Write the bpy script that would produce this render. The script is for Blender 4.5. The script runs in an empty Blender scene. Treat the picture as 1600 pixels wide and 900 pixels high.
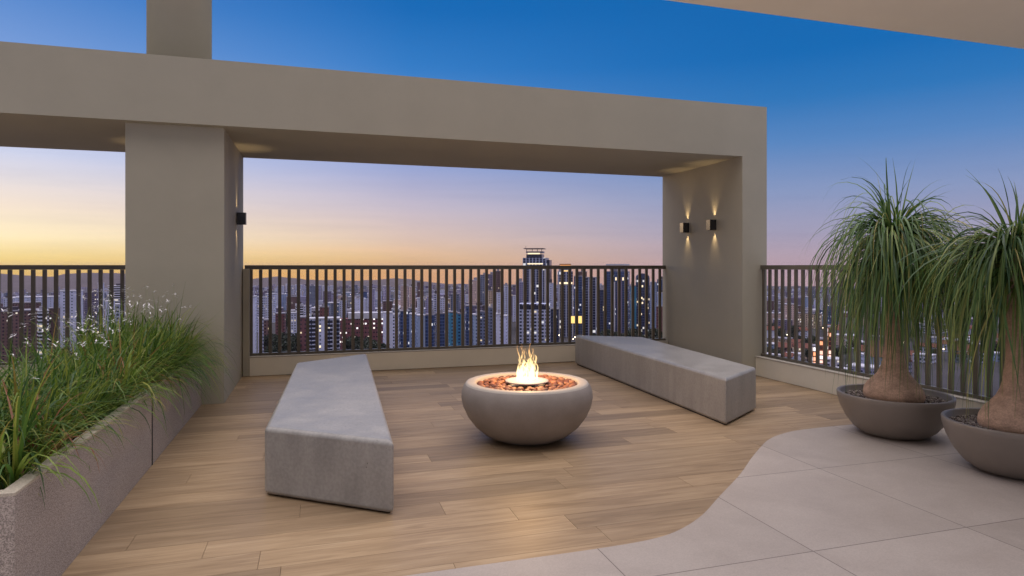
import bpy, bmesh, math, random
from mathutils import Vector, Matrix, noise
R = math.radians
random.seed(11)
scene = bpy.context.scene
COL = scene.collection

# ------------------------------------------------------------------ camera
F = 1009.0; TH = math.atan(308 / 1009.0); H = 1.4; HZ = 417.0
CT, ST = math.cos(TH), math.sin(TH)
cam_d = bpy.data.cameras.new('camera'); cam = bpy.data.objects.new('camera', cam_d); COL.objects.link(cam)
cam.location = (0, 0, H); cam.rotation_euler = (R(90), 0, -TH)
cam_d.sensor_width = 36; cam_d.lens = 36 * F / 1600; cam_d.shift_y = -33 / 1600
cam_d.clip_start = 0.05; cam_d.clip_end = 40000
scene.camera = cam

def spot(px, d):
    u = (px - 800) / F
    return d * (u * CT + ST), d * (CT - u * ST)
def zat(py, d): return H - d * (py - HZ) / F

# ------------------------------------------------------------------ helpers
def tag(o, label=None, cat=None, group=None, kind=None):
    if label: o['label'] = label
    if cat: o['category'] = cat
    if group: o['group'] = group
    if kind: o['kind'] = kind
    return o

def link(name, me, mats=None, parent=None):
    if mats is not None:
        for m in (mats if isinstance(mats, (list, tuple)) else [mats]): me.materials.append(m)
    o = bpy.data.objects.new(name, me); COL.objects.link(o)
    if parent: o.parent = parent
    return o

def empty(name, loc=(0, 0, 0), rz=0):
    o = bpy.data.objects.new(name, None); COL.objects.link(o)
    o.location = loc; o.rotation_euler = (0, 0, rz); o.empty_display_size = 0.1
    return o

def copy_tree(o, parent=None):
    c = o.copy(); COL.objects.link(c)
    if parent: c.parent = parent
    for ch in o.children: copy_tree(ch, c)
    return c

class MB:
    def __init__(s): s.v = []; s.f = []; s.uv = []; s.mi = []; s.rnd = []; s.smooth = []
    def face(s, idx, uv=None, mi=0, rnd=0.0, smooth=False):
        s.f.append(idx); s.uv.append(uv or [(0, 0)] * len(idx)); s.mi.append(mi); s.rnd.append(rnd); s.smooth.append(smooth)
    def box(s, x0, x1, y0, y1, z0, z1, mi=0, uvm=False, rnd=0.0, M=None):
        b = len(s.v)
        pts = [(x0, y0, z0), (x1, y0, z0), (x1, y1, z0), (x0, y1, z0), (x0, y0, z1), (x1, y0, z1), (x1, y1, z1), (x0, y1, z1)]
        if M: pts = [tuple(M @ Vector(p)) for p in pts]
        s.v += pts
        w, d, h = x1 - x0, y1 - y0, z1 - z0
        def q(L): return [(0, 0), (L, 0), (L, h), (0, h)] if uvm else None
        s.face([b, b+1, b+5, b+4], q(w), mi, rnd); s.face([b+1, b+2, b+6, b+5], q(d), mi, rnd)
        s.face([b+2, b+3, b+7, b+6], q(w), mi, rnd); s.face([b+3, b, b+4, b+7], q(d), mi, rnd)
        s.face([b+4, b+5, b+6, b+7], None, mi, rnd); s.face([b+3, b+2, b+1, b], None, mi, rnd)
        return s
    def prism(s, pts, z0, z1, mi=0, uvm=False):
        b = len(s.v); n = len(pts)
        s.v += [(x, y, z0) for x, y in pts] + [(x, y, z1) for x, y in pts]
        acc = 0
        for i in range(n):
            j = (i + 1) % n
            L = math.dist(pts[i], pts[j])
            s.face([b+i, b+j, b+n+j, b+n+i], [(acc, 0), (acc+L, 0), (acc+L, z1-z0), (acc, z1-z0)] if uvm else None, mi)
            acc += L
        s.face([b+n+i for i in range(n)], None, mi); s.face([b+i for i in range(n)][::-1], None, mi)
        return s
    def lathe(s, prof, n=64, c=(0, 0, 0), mi=0, wob=0, seed=0, cap0=True, cap1=True):
        b = len(s.v)
        for (r, z) in prof:
            for k in range(n):
                a = 2 * math.pi * k / n
                rr = r
                if wob: rr = r * (1 + wob * noise.noise(Vector((math.cos(a) * 1.7 + seed, math.sin(a) * 1.7, z * 5))))
                s.v.append((c[0] + rr * math.cos(a), c[1] + rr * math.sin(a), c[2] + z))
        for i in range(len(prof) - 1):
            for k in range(n):
                k2 = (k + 1) % n
                s.face([b+i*n+k, b+i*n+k2, b+(i+1)*n+k2, b+(i+1)*n+k], None, mi, 0, True)
        if cap0: s.face([b+k for k in range(n)][::-1], None, mi)
        e = b + (len(prof) - 1) * n
        if cap1 and prof[-1][0] > 0.001: s.face([e+k for k in range(n)], None, mi)
        return s
    def ribbon(s, pts, widths, side, rnd=0.0, mi=0, fold=0.0):
        b = len(s.v)
        for i, p in enumerate(pts):
            w = side[i] * widths[i]
            s.v += [tuple(p - w), tuple(p + w)]
        for i in range(len(pts) - 1):
            s.face([b+2*i, b+2*i+1, b+2*i+3, b+2*i+2], [(0, i / len(pts))] * 4, mi, rnd, True)
    def tube(s, pts, radii, n=8, mi=0, rnd=0.0):
        b = len(s.v); N = len(pts)
        for i, p in enumerate(pts):
            p = Vector(p); t = (Vector(pts[min(i+1, N-1)]) - Vector(pts[max(i-1, 0)])).normalized()
            a = t.cross(Vector((0.3, 0.9, 0.1))).normalized(); c = t.cross(a)
            for k in range(n):
                an = 2 * math.pi * k / n
                s.v.append(tuple(p + (a * math.cos(an) + c * math.sin(an)) * radii[i]))
        for i in range(N - 1):
            for k in range(n):
                k2 = (k + 1) % n
                s.face([b+i*n+k, b+i*n+k2, b+(i+1)*n+k2, b+(i+1)*n+k], None, mi, rnd, True)
        s.face([b+k for k in range(n)][::-1], None, mi, rnd); s.face([b+(N-1)*n+k for k in range(n)], None, mi, rnd)
    def mesh(s, name):
        me = bpy.data.meshes.new(name); me.from_pydata(s.v, [], s.f)
        uvl = me.uv_layers.new(name='UVMap'); flat = [c for f in s.uv for p in f for c in p]
        uvl.data.foreach_set('uv', flat)
        at = me.attributes.new('rnd', 'FLOAT', 'FACE'); at.data.foreach_set('value', s.rnd)
        me.polygons.foreach_set('material_index', s.mi); me.polygons.foreach_set('use_smooth', s.smooth)
        me.update(); return me
    def build(s, name, mats, parent=None): return link(name, s.mesh(name), mats, parent)

def bevel(o, w, seg=3):
    m = o.modifiers.new('edge', 'BEVEL'); m.width = w; m.segments = seg; m.limit_method = 'ANGLE'; m.angle_limit = R(30); m.harden_normals = True
    for p in o.data.polygons: p.use_smooth = True
    return o

# ------------------------------------------------------------------ materials
def newmat(name):
    m = bpy.data.materials.new(name); m.use_nodes = True
    nt = m.node_tree; b = nt.nodes['Principled BSDF']
    return m, nt, b
def N(nt, t, **kw):
    n = nt.nodes.new(t)
    for k, v in kw.items():
        if k == 'ins':
            for i, x in v.items(): n.inputs[i].default_value = x
        else: setattr(n, k, v)
    return n
def L(nt, a, b): nt.links.new(a, b)
def math_n(nt, op, a, b=None, clamp=False):
    n = N(nt, 'ShaderNodeMath', operation=op); n.use_clamp = clamp
    for i, x in enumerate((a, b)):
        if x is None: continue
        if isinstance(x, (int, float)): n.inputs[i].default_value = x
        else: L(nt, x, n.inputs[i])
    return n.outputs[0]
def mixc(nt, f, a, b, blend='MIX'):
    n = N(nt, 'ShaderNodeMix', data_type='RGBA', blend_type=blend)
    for s, x in ((n.inputs[0], f), (n.inputs[6], a), (n.inputs[7], b)):
        if isinstance(x, (int, float)): s.default_value = x
        elif isinstance(x, (tuple, list)): s.default_value = (*x, 1) if len(x) == 3 else x
        else: L(nt, x, s)
    return n.outputs[2]
def ramp(nt, fac, stops):
    n = N(nt, 'ShaderNodeValToRGB'); e = n.color_ramp.elements
    while len(e) < len(stops): e.new(0.5)
    for i, (p, c) in enumerate(stops):
        e[i].position = p; e[i].color = (*c, 1)
    L(nt, fac, n.inputs[0]); return n.outputs[0]

def surf(name, c, rough=0.6, var=0.12, scale=4.0, bump=0.0, bscale=60.0, spec=0.4, stretch=(1, 1, 1), speck=0.0, sscale=250, metal=0.0):
    m, nt, b = newmat(name)
    tc = N(nt, 'ShaderNodeTexCoord'); mp = N(nt, 'ShaderNodeMapping'); mp.inputs['Scale'].default_value = stretch
    L(nt, tc.outputs['Object'], mp.inputs[0])
    n1 = N(nt, 'ShaderNodeTexNoise', ins={'Scale': scale, 'Detail': 8, 'Roughness': 0.62}); L(nt, mp.outputs[0], n1.inputs['Vector'])
    lo = tuple(x * (1 - var) for x in c); hi = tuple(min(1, x * (1 + var)) for x in c)
    col = ramp(nt, n1.outputs[0], [(0.3, lo), (0.7, hi)])
    if speck:
        n2 = N(nt, 'ShaderNodeTexNoise', ins={'Scale': sscale, 'Detail': 2}); L(nt, tc.outputs['Object'], n2.inputs['Vector'])
        f = ramp(nt, n2.outputs[0], [(0.35, (1 - speck,) * 3), (0.65, (1 + speck,) * 3)])
        col = mixc(nt, 1.0, col, f, 'MULTIPLY')
    L(nt, col, b.inputs['Base Color'])
    rr = N(nt, 'ShaderNodeMapRange', ins={'From Min': 0.3, 'From Max': 0.7, 'To Min': rough - 0.08, 'To Max': min(1, rough + 0.08)}); L(nt, n1.outputs[0], rr.inputs[0]); L(nt, rr.outputs[0], b.inputs['Roughness'])
    b.inputs['Specular IOR Level'].default_value = spec; b.inputs['Metallic'].default_value = metal
    if bump:
        n3 = N(nt, 'ShaderNodeTexNoise', ins={'Scale': bscale, 'Detail': 4}); L(nt, mp.outputs[0], n3.inputs['Vector'])
        bp = N(nt, 'ShaderNodeBump', ins={'Strength': bump, 'Distance': 0.01}); L(nt, n3.outputs[0], bp.inputs['Height']); L(nt, bp.outputs[0], b.inputs['Normal'])
    return m

def leafmat(name, stops, rough=0.5, trans=0.25):
    m, nt, b = newmat(name)
    a = N(nt, 'ShaderNodeAttribute', attribute_name='rnd')
    col = ramp(nt, a.outputs['Fac'], stops)
    L(nt, col, b.inputs['Base Color']); b.inputs['Roughness'].default_value = rough
    t = N(nt, 'ShaderNodeBsdfTranslucent'); L(nt, col, t.inputs[0])
    mx = N(nt, 'ShaderNodeMixShader', ins={0: trans}); L(nt, b.outputs[0], mx.inputs[1]); L(nt, t.outputs[0], mx.inputs[2])
    L(nt, mx.outputs[0], nt.nodes['Material Output'].inputs[0]); return m

def emis(name, c, s, base=(0.5, 0.5, 0.5)):
    m, nt, b = newmat(name); b.inputs['Base Color'].default_value = (*base, 1)
    b.inputs['Emission Color'].default_value = (*c, 1); b.inputs['Emission Strength'].default_value = s; return m

M = {}
M['paint'] = surf('beige_paint', (0.415, 0.386, 0.312), 0.75, 0.05, 1.6, 0.08, 180, 0.25)
M['parapet'] = surf('cream_paint', (0.80, 0.74, 0.61), 0.7, 0.04, 2.5, 0.06, 150, 0.25)
M['slab'] = surf('ceiling_paint', (0.80, 0.755, 0.66), 0.8, 0.03, 1.2, 0.04, 150, 0.2)
M['concrete'] = surf('polished_concrete', (0.335, 0.322, 0.312), 0.38, 0.16, 3.4, 0.06, 70, 0.4, (1, 1, 0.4), 0.07, 55)
def pinholes(m):
    nt = m.node_tree; b = nt.nodes['Principled BSDF']; src = b.inputs['Base Color'].links[0].from_socket
    tc = N(nt, 'ShaderNodeTexCoord'); v = N(nt, 'ShaderNodeTexVoronoi', ins={'Scale': 22}); L(nt, tc.outputs['Object'], v.inputs['Vector'])
    n_ = N(nt, 'ShaderNodeTexNoise', ins={'Scale': 5.0, 'Detail': 3}); L(nt, tc.outputs['Object'], n_.inputs['Vector'])
    hole = math_n(nt, 'MULTIPLY', math_n(nt, 'LESS_THAN', v.outputs['Distance'], .11), math_n(nt, 'GREATER_THAN', n_.outputs[0], .54))
    mp = N(nt, 'ShaderNodeMapping'); mp.inputs['Scale'].default_value = (9, 9, .8); L(nt, tc.outputs['Object'], mp.inputs[0])
    st = N(nt, 'ShaderNodeTexNoise', ins={'Scale': 1.5, 'Detail': 5}); L(nt, mp.outputs[0], st.inputs['Vector'])
    c = mixc(nt, 1.0, src, ramp(nt, st.outputs[0], [(.3, (.94, .94, .94)), (.7, (1.05, 1.045, 1.04))]), 'MULTIPLY')
    L(nt, mixc(nt, math_n(nt, 'MULTIPLY', hole, .55), c, (.10, .095, .09)), b.inputs['Base Color'])
pinholes(M['concrete'])
M['bowl'] = surf('bowl_concrete', (0.285, 0.25, 0.23), 0.6, 0.12, 5, 0.08, 90, 0.3, (1, 1, 1), 0.04, 200)
M['rim'] = surf('rim_concrete', (0.46, 0.41, 0.36), 0.6, 0.06, 6, 0.05, 120, 0.3)
M['planter'] = surf('granite_plaster', (0.39, 0.335, 0.305), 0.85, 0.08, 3, 0.12, 260, 0.2, (1, 1, 1), 0.42, 210)
M['planter_rim'] = surf('planter_rim_plaster', (0.52, 0.46, 0.38), 0.8, 0.1, 7, 0.3, 170, 0.2, (1, 1, 1), 0.14, 150)
M['rail'] = surf('bronze_railing_paint', (0.115, 0.10, 0.08), 0.42, 0.06, 8, 0, 1, 0.5)
M['pot'] = surf('taupe_pot', (0.235, 0.20, 0.172), 0.38, 0.06, 5, 0.05, 90, 0.45)
M['soil'] = surf('soil', (0.07, 0.045, 0.025), 0.95, 0.4, 25, 0.8, 60, 0.1)
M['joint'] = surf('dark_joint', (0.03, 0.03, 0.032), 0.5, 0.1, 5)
M['fixture'] = surf('black_fixture', (0.02, 0.02, 0.022), 0.22, 0.1, 5, 0, 1, 0.6)
M['steel'] = surf('burner_plate', (0.55, 0.52, 0.48), 0.45, 0.06, 12, 0, 1, 0.5)
M['gap'] = surf('floor_substrate', (0.05, 0.035, 0.025), 0.9, 0.1)
M['trunk'] = surf('palm_bark', (0.54, 0.36, 0.26), 0.85, 0.28, 9, 0.55, 30, 0.2, (1, 1, 1.6), 0.12, 90)
M['lens'] = emis('lamp_lens', (1, 0.72, 0.38), 2)

# wooden planks
def wood():
    m, nt, b = newmat('oak_planks')
    tc = N(nt, 'ShaderNodeTexCoord'); a = N(nt, 'ShaderNodeAttribute', attribute_name='rnd')
    off = N(nt, 'ShaderNodeCombineXYZ'); L(nt, math_n(nt, 'MULTIPLY', a.outputs['Fac'], 137.0), off.inputs[0]); L(nt, math_n(nt, 'MULTIPLY', a.outputs['Fac'], 71.0), off.inputs[2])
    ad = N(nt, 'ShaderNodeVectorMath', operation='ADD'); L(nt, tc.outputs['Object'], ad.inputs[0]); L(nt, off.outputs[0], ad.inputs[1])
    mp = N(nt, 'ShaderNodeMapping'); mp.inputs['Scale'].default_value = (1.0, 11, 1); L(nt, ad.outputs[0], mp.inputs[0])
    n1 = N(nt, 'ShaderNodeTexNoise', ins={'Scale': 1.6, 'Detail': 6, 'Roughness': 0.6, 'Distortion': 0.9}); L(nt, mp.outputs[0], n1.inputs['Vector'])
    mp2 = N(nt, 'ShaderNodeMapping'); mp2.inputs['Scale'].default_value = (2.2, 70, 1); L(nt, ad.outputs[0], mp2.inputs[0])
    n2 = N(nt, 'ShaderNodeTexNoise', ins={'Scale': 1.5, 'Detail': 4, 'Roughness': 0.7}); L(nt, mp2.outputs[0], n2.inputs['Vector'])
    g = ramp(nt, n1.outputs[0], [(0.22, (0.225, 0.153, 0.09)), (0.5, (0.355, 0.252, 0.157)), (0.78, (0.445, 0.332, 0.217))])
    fine = ramp(nt, n2.outputs[0], [(0.3, (0.83, 0.82, 0.81)), (0.7, (1.11, 1.11, 1.11))])
    col = mixc(nt, 1.0, g, fine, 'MULTIPLY')
    tint = ramp(nt, math_n(nt, 'FRACT', math_n(nt, 'MULTIPLY', a.outputs['Fac'], 17.0)), [(0, (0.76, 0.75, 0.74)), (0.5, (1.0, 0.99, 0.97)), (1, (1.2, 1.19, 1.16))])
    col = mixc(nt, 1.0, col, tint, 'MULTIPLY'); L(nt, col, b.inputs['Base Color'])
    rr = N(nt, 'ShaderNodeMapRange', ins={'To Min': 0.36, 'To Max': 0.54}); L(nt, n2.outputs[0], rr.inputs[0]); L(nt, rr.outputs[0], b.inputs['Roughness'])
    bp = N(nt, 'ShaderNodeBump', ins={'Strength': 0.12, 'Distance': 0.004}); L(nt, n2.outputs[0], bp.inputs['Height']); L(nt, bp.outputs[0], b.inputs['Normal'])
    b.inputs['Specular IOR Level'].default_value = 0.35
    return m
M['wood'] = wood()

def tiles():
    m, nt, b = newmat('stone_tiles')
    tc = N(nt, 'ShaderNodeTexCoord'); sp = N(nt, 'ShaderNodeSeparateXYZ'); L(nt, tc.outputs['Object'], sp.inputs[0])
    ux = math_n(nt, 'DIVIDE', math_n(nt, 'SUBTRACT', sp.outputs[0], 0.34), 1.0); uy = math_n(nt, 'DIVIDE', math_n(nt, 'SUBTRACT', sp.outputs[1], 0.49), 1.055)
    def edge(u, w): return math_n(nt, 'LESS_THAN', math_n(nt, 'ABSOLUTE', math_n(nt, 'SUBTRACT', math_n(nt, 'FRACT', math_n(nt, 'ADD', u, 0.5)), 0.5)), w)
    j = math_n(nt, 'MAXIMUM', edge(ux, 0.0028), edge(uy, 0.0028))
    cb = N(nt, 'ShaderNodeCombineXYZ'); L(nt, math_n(nt, 'FLOOR', ux), cb.inputs[0]); L(nt, math_n(nt, 'FLOOR', uy), cb.inputs[1])
    wn = N(nt, 'ShaderNodeTexWhiteNoise', noise_dimensions='3D'); L(nt, cb.outputs[0], wn.inputs['Vector'])
    ad = N(nt, 'ShaderNodeVectorMath', operation='MULTIPLY_ADD'); L(nt, cb.outputs[0], ad.inputs[0]); ad.inputs[1].default_value = (3.7, 5.1, 2); L(nt, tc.outputs['Object'], ad.inputs[2])
    n1 = N(nt, 'ShaderNodeTexNoise', ins={'Scale': 2.4, 'Detail': 9, 'Roughness': 0.68, 'Distortion': 0.5}); L(nt, ad.outputs[0], n1.inputs['Vector'])
    n2 = N(nt, 'ShaderNodeTexNoise', ins={'Scale': 140, 'Detail': 3}); L(nt, tc.outputs['Object'], n2.inputs['Vector'])
    c1 = ramp(nt, n1.outputs[0], [(0.28, (0.41, 0.352, 0.315)), (0.72, (0.50, 0.44, 0.40))])
    c2 = mixc(nt, 1.0, c1, ramp(nt, n2.outputs[0], [(0.3, (0.92,) * 3), (0.7, (1.07,) * 3)]), 'MULTIPLY')
    c3 = mixc(nt, 1.0, c2, ramp(nt, wn.outputs['Value'], [(0, (0.94,) * 3), (1, (1.05,) * 3)]), 'MULTIPLY')
    L(nt, mixc(nt, j, c3, (0.19, 0.16, 0.145)), b.inputs['Base Color'])
    rr = N(nt, 'ShaderNodeMapRange', ins={'To Min': 0.4, 'To Max': 0.65}); L(nt, n1.outputs[0], rr.inputs[0]); L(nt, rr.outputs[0], b.inputs['Roughness'])
    b.inputs['Specular IOR Level'].default_value = 0.35
    return m
M['tiles'] = tiles()

# facades: windows in metres of wall, a few lit
def facade(name, wall, win, fh=3.0, bay=3.0, wf=0.55, hf=0.5, lit=0.05, litc=(1, 0.78, 0.45), lits=2.2, v0=0.25, rough=0.75):
    m, nt, b = newmat(name)
    uv = N(nt, 'ShaderNodeUVMap', uv_map='UVMap'); sp = N(nt, 'ShaderNodeSeparateXYZ'); L(nt, uv.outputs[0], sp.inputs[0])
    oi = N(nt, 'ShaderNodeObjectInfo')
    u = math_n(nt, 'DIVIDE', sp.outputs[0], bay); v = math_n(nt, 'DIVIDE', sp.outputs[1], fh)
    fu = math_n(nt, 'FRACT', u); fv = math_n(nt, 'FRACT', v)
    a0 = (1 - wf) / 2
    mu = math_n(nt, 'MULTIPLY', math_n(nt, 'GREATER_THAN', fu, a0), math_n(nt, 'LESS_THAN', fu, a0 + wf))
    mv = math_n(nt, 'MULTIPLY', math_n(nt, 'GREATER_THAN', fv, v0), math_n(nt, 'LESS_THAN', fv, v0 + hf))
    if wf >= 1: mask = math_n(nt, 'MULTIPLY', mv, math_n(nt, 'GREATER_THAN', sp.outputs[0], 0.001))
    else: mask = math_n(nt, 'MULTIPLY', mu, mv)
    cb = N(nt, 'ShaderNodeCombineXYZ'); L(nt, math_n(nt, 'FLOOR', u), cb.inputs[0]); L(nt, math_n(nt, 'FLOOR', v), cb.inputs[1]); L(nt, math_n(nt, 'MULTIPLY', oi.outputs['Random'], 97.0), cb.inputs[2])
    wn = N(nt, 'ShaderNodeTexWhiteNoise', noise_dimensions='3D'); L(nt, cb.outputs[0], wn.inputs['Vector'])
    li = math_n(nt, 'MULTIPLY', math_n(nt, 'LESS_THAN', wn.outputs['Value'], lit * (0.65 if lit < .2 else 1)), mask)
    n1 = N(nt, 'ShaderNodeTexNoise', ins={'Scale': 0.12, 'Detail': 5}); L(nt, uv.outputs[0], n1.inputs['Vector'])
    wc = ramp(nt, n1.outputs[0], [(0.3, tuple(x * 0.85 for x in wall)), (0.7, tuple(x * 1.1 for x in wall))])
    tn = ramp(nt, oi.outputs['Random'], [(0, (0.86, 0.88, 0.92)), (1, (1.1, 1.08, 1.04))])
    wc = mixc(nt, 1.0, wc, tn, 'MULTIPLY')
    wv = mixc(nt, math_n(nt, 'MULTIPLY', wn.outputs['Value'], 0.6), win, tuple(x * 2.2 for x in win))
    L(nt, mixc(nt, mask, wc, wv), b.inputs['Base Color'])
    L(nt, mixc(nt, 1.0, mixc(nt, math_n(nt, 'FRACT', math_n(nt, 'MULTIPLY', wn.outputs['Value'], 991.0)), litc, (0.95, 0.95, 1.0)), li, 'MULTIPLY'), b.inputs['Emission Color'])
    b.inputs['Emission Strength'].default_value = lits * (.38 if lit < .2 else .6)
    rr = math_n(nt, 'SUBTRACT', rough, math_n(nt, 'MULTIPLY', mask, rough - 0.2)); L(nt, rr, b.inputs['Roughness'])
    m.cycles.emission_sampling = 'NONE'
    return m
W_D = (0.018, 0.022, 0.045)
FA = {
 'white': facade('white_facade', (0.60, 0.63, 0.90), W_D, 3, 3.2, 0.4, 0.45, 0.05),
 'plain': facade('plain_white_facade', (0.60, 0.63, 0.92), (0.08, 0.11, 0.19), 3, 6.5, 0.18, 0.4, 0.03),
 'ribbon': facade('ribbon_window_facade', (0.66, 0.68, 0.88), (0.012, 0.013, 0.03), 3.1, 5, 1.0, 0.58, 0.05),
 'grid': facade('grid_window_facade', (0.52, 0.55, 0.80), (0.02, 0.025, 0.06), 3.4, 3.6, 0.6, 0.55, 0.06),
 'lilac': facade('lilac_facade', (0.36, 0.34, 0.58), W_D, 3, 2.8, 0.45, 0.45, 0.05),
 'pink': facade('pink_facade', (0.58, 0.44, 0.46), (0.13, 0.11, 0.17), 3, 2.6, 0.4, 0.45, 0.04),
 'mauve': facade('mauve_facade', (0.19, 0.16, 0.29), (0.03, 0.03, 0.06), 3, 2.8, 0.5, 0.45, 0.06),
 'brown': facade('brown_facade', (0.15, 0.085, 0.095), (0.03, 0.02, 0.035), 3, 3, 0.45, 0.45, 0.04),
 'red': facade('red_brick_facade', (0.17, 0.065, 0.08), (0.03, 0.02, 0.03), 3.4, 3.4, 0.4, 0.4, 0.04),
 'redlit': facade('red_lit_facade', (0.17, 0.06, 0.08), (0.03, 0.02, 0.03), 4.2, 2.6, 0.6, 0.35, 0.30, (1, 0.8, 0.62), 2.6),
 'blue': facade('blue_glass_facade', (0.055, 0.10, 0.27), (0.02, 0.035, 0.10), 3.2, 2.4, 0.8, 0.7, 0.06, (0.9, 0.9, 1.0)),
 'dark': facade('dark_glass_facade', (0.04, 0.055, 0.14), (0.012, 0.018, 0.05), 3.2, 2.4, 0.8, 0.7, 0.09),
 'teal': facade('teal_facade', (0.05, 0.25, 0.46), (0.02, 0.04, 0.10), 3, 5, 0.35, 0.45, 0.03),
 'blueplain': facade('pale_blue_facade', (0.30, 0.38, 0.62), (0.05, 0.07, 0.15), 3, 5, 0.3, 0.45, 0.03),
 'grey': facade('grey_facade', (0.17, 0.20, 0.34), W_D, 3, 3, 0.5, 0.45, 0.06),
 'fin': facade('finned_glass_facade', (0.42, 0.46, 0.70), (0.012, 0.016, 0.05), 3.3, 4.6, 0.72, 0.92, 0.045, (1, 0.9, 0.75), 2.2, 0.04),
 'beige': facade('beige_lit_facade', (0.55, 0.42, 0.36), (0.08, 0.06, 0.06), 3, 2.6, 0.5, 0.5, 0.18),
 'orange': facade('orange_floodlit_facade', (0.35, 0.12, 0.05), (0.05, 0.02, 0.02), 3.5, 4, 0.75, 0.75, 0.6, (1, 0.30, 0.05), 2.6),
}
M['roofb'] = surf('concrete_roof', (0.27, 0.26, 0.34), 0.9, 0.2, 0.3)
M['roofd'] = surf('dark_roof', (0.06, 0.05, 0.075), 0.9, 0.2, 0.3)
M['roofr'] = surf('clay_roof', (0.16, 0.06, 0.05), 0.9, 0.25, 0.5)
M['whitetrim'] = surf('pale_trim', (0.55, 0.55, 0.68), 0.8, 0.1, 0.3)
M['glassd'] = surf('dark_glass', (0.014, 0.016, 0.04), 0.2, 0.3, 0.2)
M['lampglow'] = emis('street_lamp_glow', (1, 0.80, 0.55), 9); M['lampglow'].cycles.emission_sampling = 'NONE'
M['orangeglow'] = emis('orange_crown_glow', (1, 0.38, 0.06), 1.3); M['orangeglow'].cycles.emission_sampling = 'NONE'
M['yellowglow'] = emis('yellow_panel_glow', (1, 0.60, 0.10), 1.35); M['yellowglow'].cycles.emission_sampling = 'NONE'
M['warmglow'] = emis('warm_band_glow', (1, 0.78, 0.45), 1.3); M['warmglow'].cycles.emission_sampling = 'NONE'
M['mast'] = surf('grey_mast', (0.12, 0.12, 0.14), 0.6, 0.1)

# ------------------------------------------------------------------ terrace setting
PY = 7.06; PF = 7.19; BK = 9.05; CURB = 8.88; SIDE = 5.44
mb = MB(); mb.box(-6.5, SIDE + .25, -5, CURB + .25, -0.45, -0.012)
tag(mb.build('terrace_slab', M['gap']), kind='structure')
mb = MB(); rnd = random.Random(5); y = -4.8; row = 0
while y < CURB - 0.001:
    y1 = min(y + 0.2, CURB); x = -6.2 - rnd.random() * 1.2
    while x < SIDE:
        ln = 1.6; x1 = x + ln; xa, xb = max(x, -6.2), min(x1, SIDE)
        if xb - xa > 0.01: mb.box(xa + .001, xb - .001, y + .001, y1 - .001, -0.012, 0.0, rnd=rnd.random())
        x = x1
    y = y1; row += 1
tag(mb.build('wood_floor', M['wood']), kind='structure')
# tiled apron with its flowing edge
cp = [(-6.2, 2.80), (-3.0, 2.86), (-0.6, 2.92), (0.41, 2.933), (0.897, 2.935), (1.354, 2.938), (1.65, 2.958), (1.85, 3.02), (2.08, 3.16), (2.37, 3.403), (2.727, 3.70), (3.05, 4.0), (3.3, 4.22), (3.5, 4.38), (3.7, 4.49), (3.95, 4.565), (4.328, 4.59), (4.8, 4.585), (5.44, 4.57)]
def catmull(P, k=8):
    out = []
    for i in range(len(P) - 1):
        p0, p1, p2, p3 = (Vector(P[max(i-1, 0)]), Vector(P[i]), Vector(P[i+1]), Vector(P[min(i+2, len(P)-1)]))
        for j in range(k):
            t = j / k
            out.append(tuple(0.5 * ((2*p1) + (p2-p0)*t + (2*p0-5*p1+4*p2-p3)*t*t + (3*p1-p0-3*p2+p3)*t**3)))
    out.append(tuple(P[-1])); return out
cc = catmull(cp)
mb = MB(); mb.prism([(SIDE, -4.8)] + [tuple(p) for p in reversed(cc)] + [(-6.2, -4.8)], -0.008, 0.004)
tag(mb.build('stone_paving', M['tiles']), kind='structure')

# portal frame
pf = empty('portal_frame', (0, PY, 0))
tag(pf, 'big beige rendered portal of beam and two piers framing the skyline', 'portal frame')
def pbox(name, x0, x1, y0, y1, z0, z1, mat, parent, bv=0.008):
    m_ = MB(); m_.box(x0, x1, y0 - parent.location.y, y1 - parent.location.y, z0, z1)
    o = m_.build(name, mat, parent)
    if bv: bevel(o, bv, 2)
    return o
pbox('beam', -8.5, 5.617, PY, BK, 2.82, 3.477, M['paint'], pf, 0)
pbox('pier', -1.785, -0.890, PF, BK, 0.001, 2.82, M['paint'], pf, 0)
pbox('pier', 5.246, 5.617, PY, BK, 0.001, 2.82, M['paint'], pf, 0)
m_ = MB(); m_.lathe([(0.318, 3.478), (0.318, 7.0)], 64, (-1.41, 7.8 - PY, 0)); m_.build('roof_column', M['paint'], pf)
# roof slab over the viewer
m_ = MB(); m_.box(1.40, 8.0, 0.9, 3.10, 2.84, 3.15); o = m_.build('roof_slab', M['slab'])
tag(o, 'flat cream roof slab overhead with a straight edge against the blue sky', 'roof slab'); bevel(o, .008, 2)

def wall(name, x0, x1, y0, y1, h, label):
    w = empty(name, ((x0+x1)/2, (y0+y1)/2, 0)); tag(w, label, 'parapet')
    hx, hy = (x1-x0)/2, (y1-y0)/2
    m_ = MB(); m_.box(-hx, hx, -hy, hy, 0.001, h); bevel(m_.build('wall', M['parapet'], w), .004, 2)
    m_ = MB(); m_.box(-hx-.006, hx+.006, -hy-.006, hy+.006, h, h + .014); bevel(m_.build('coping', M['whitetrim_t'], w), .003, 2)
    return w
M['whitetrim_t'] = surf('stone_coping', (0.50, 0.46, 0.40), 0.6, 0.05, 8)
wall('parapet_wall', -0.80, 5.245, CURB, CURB + .2, .235, 'low cream parapet under the long railing, behind fire pit and benches')
wall('parapet_wall', -6.4, -1.78, CURB, CURB + .2, .235, 'low cream parapet at far left, hidden behind the flowering grass trough')
wall('parapet_wall', SIDE, SIDE + .2, -4.8, PY - .005, .235, 'low cream side parapet running behind the two potted palms')
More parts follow.
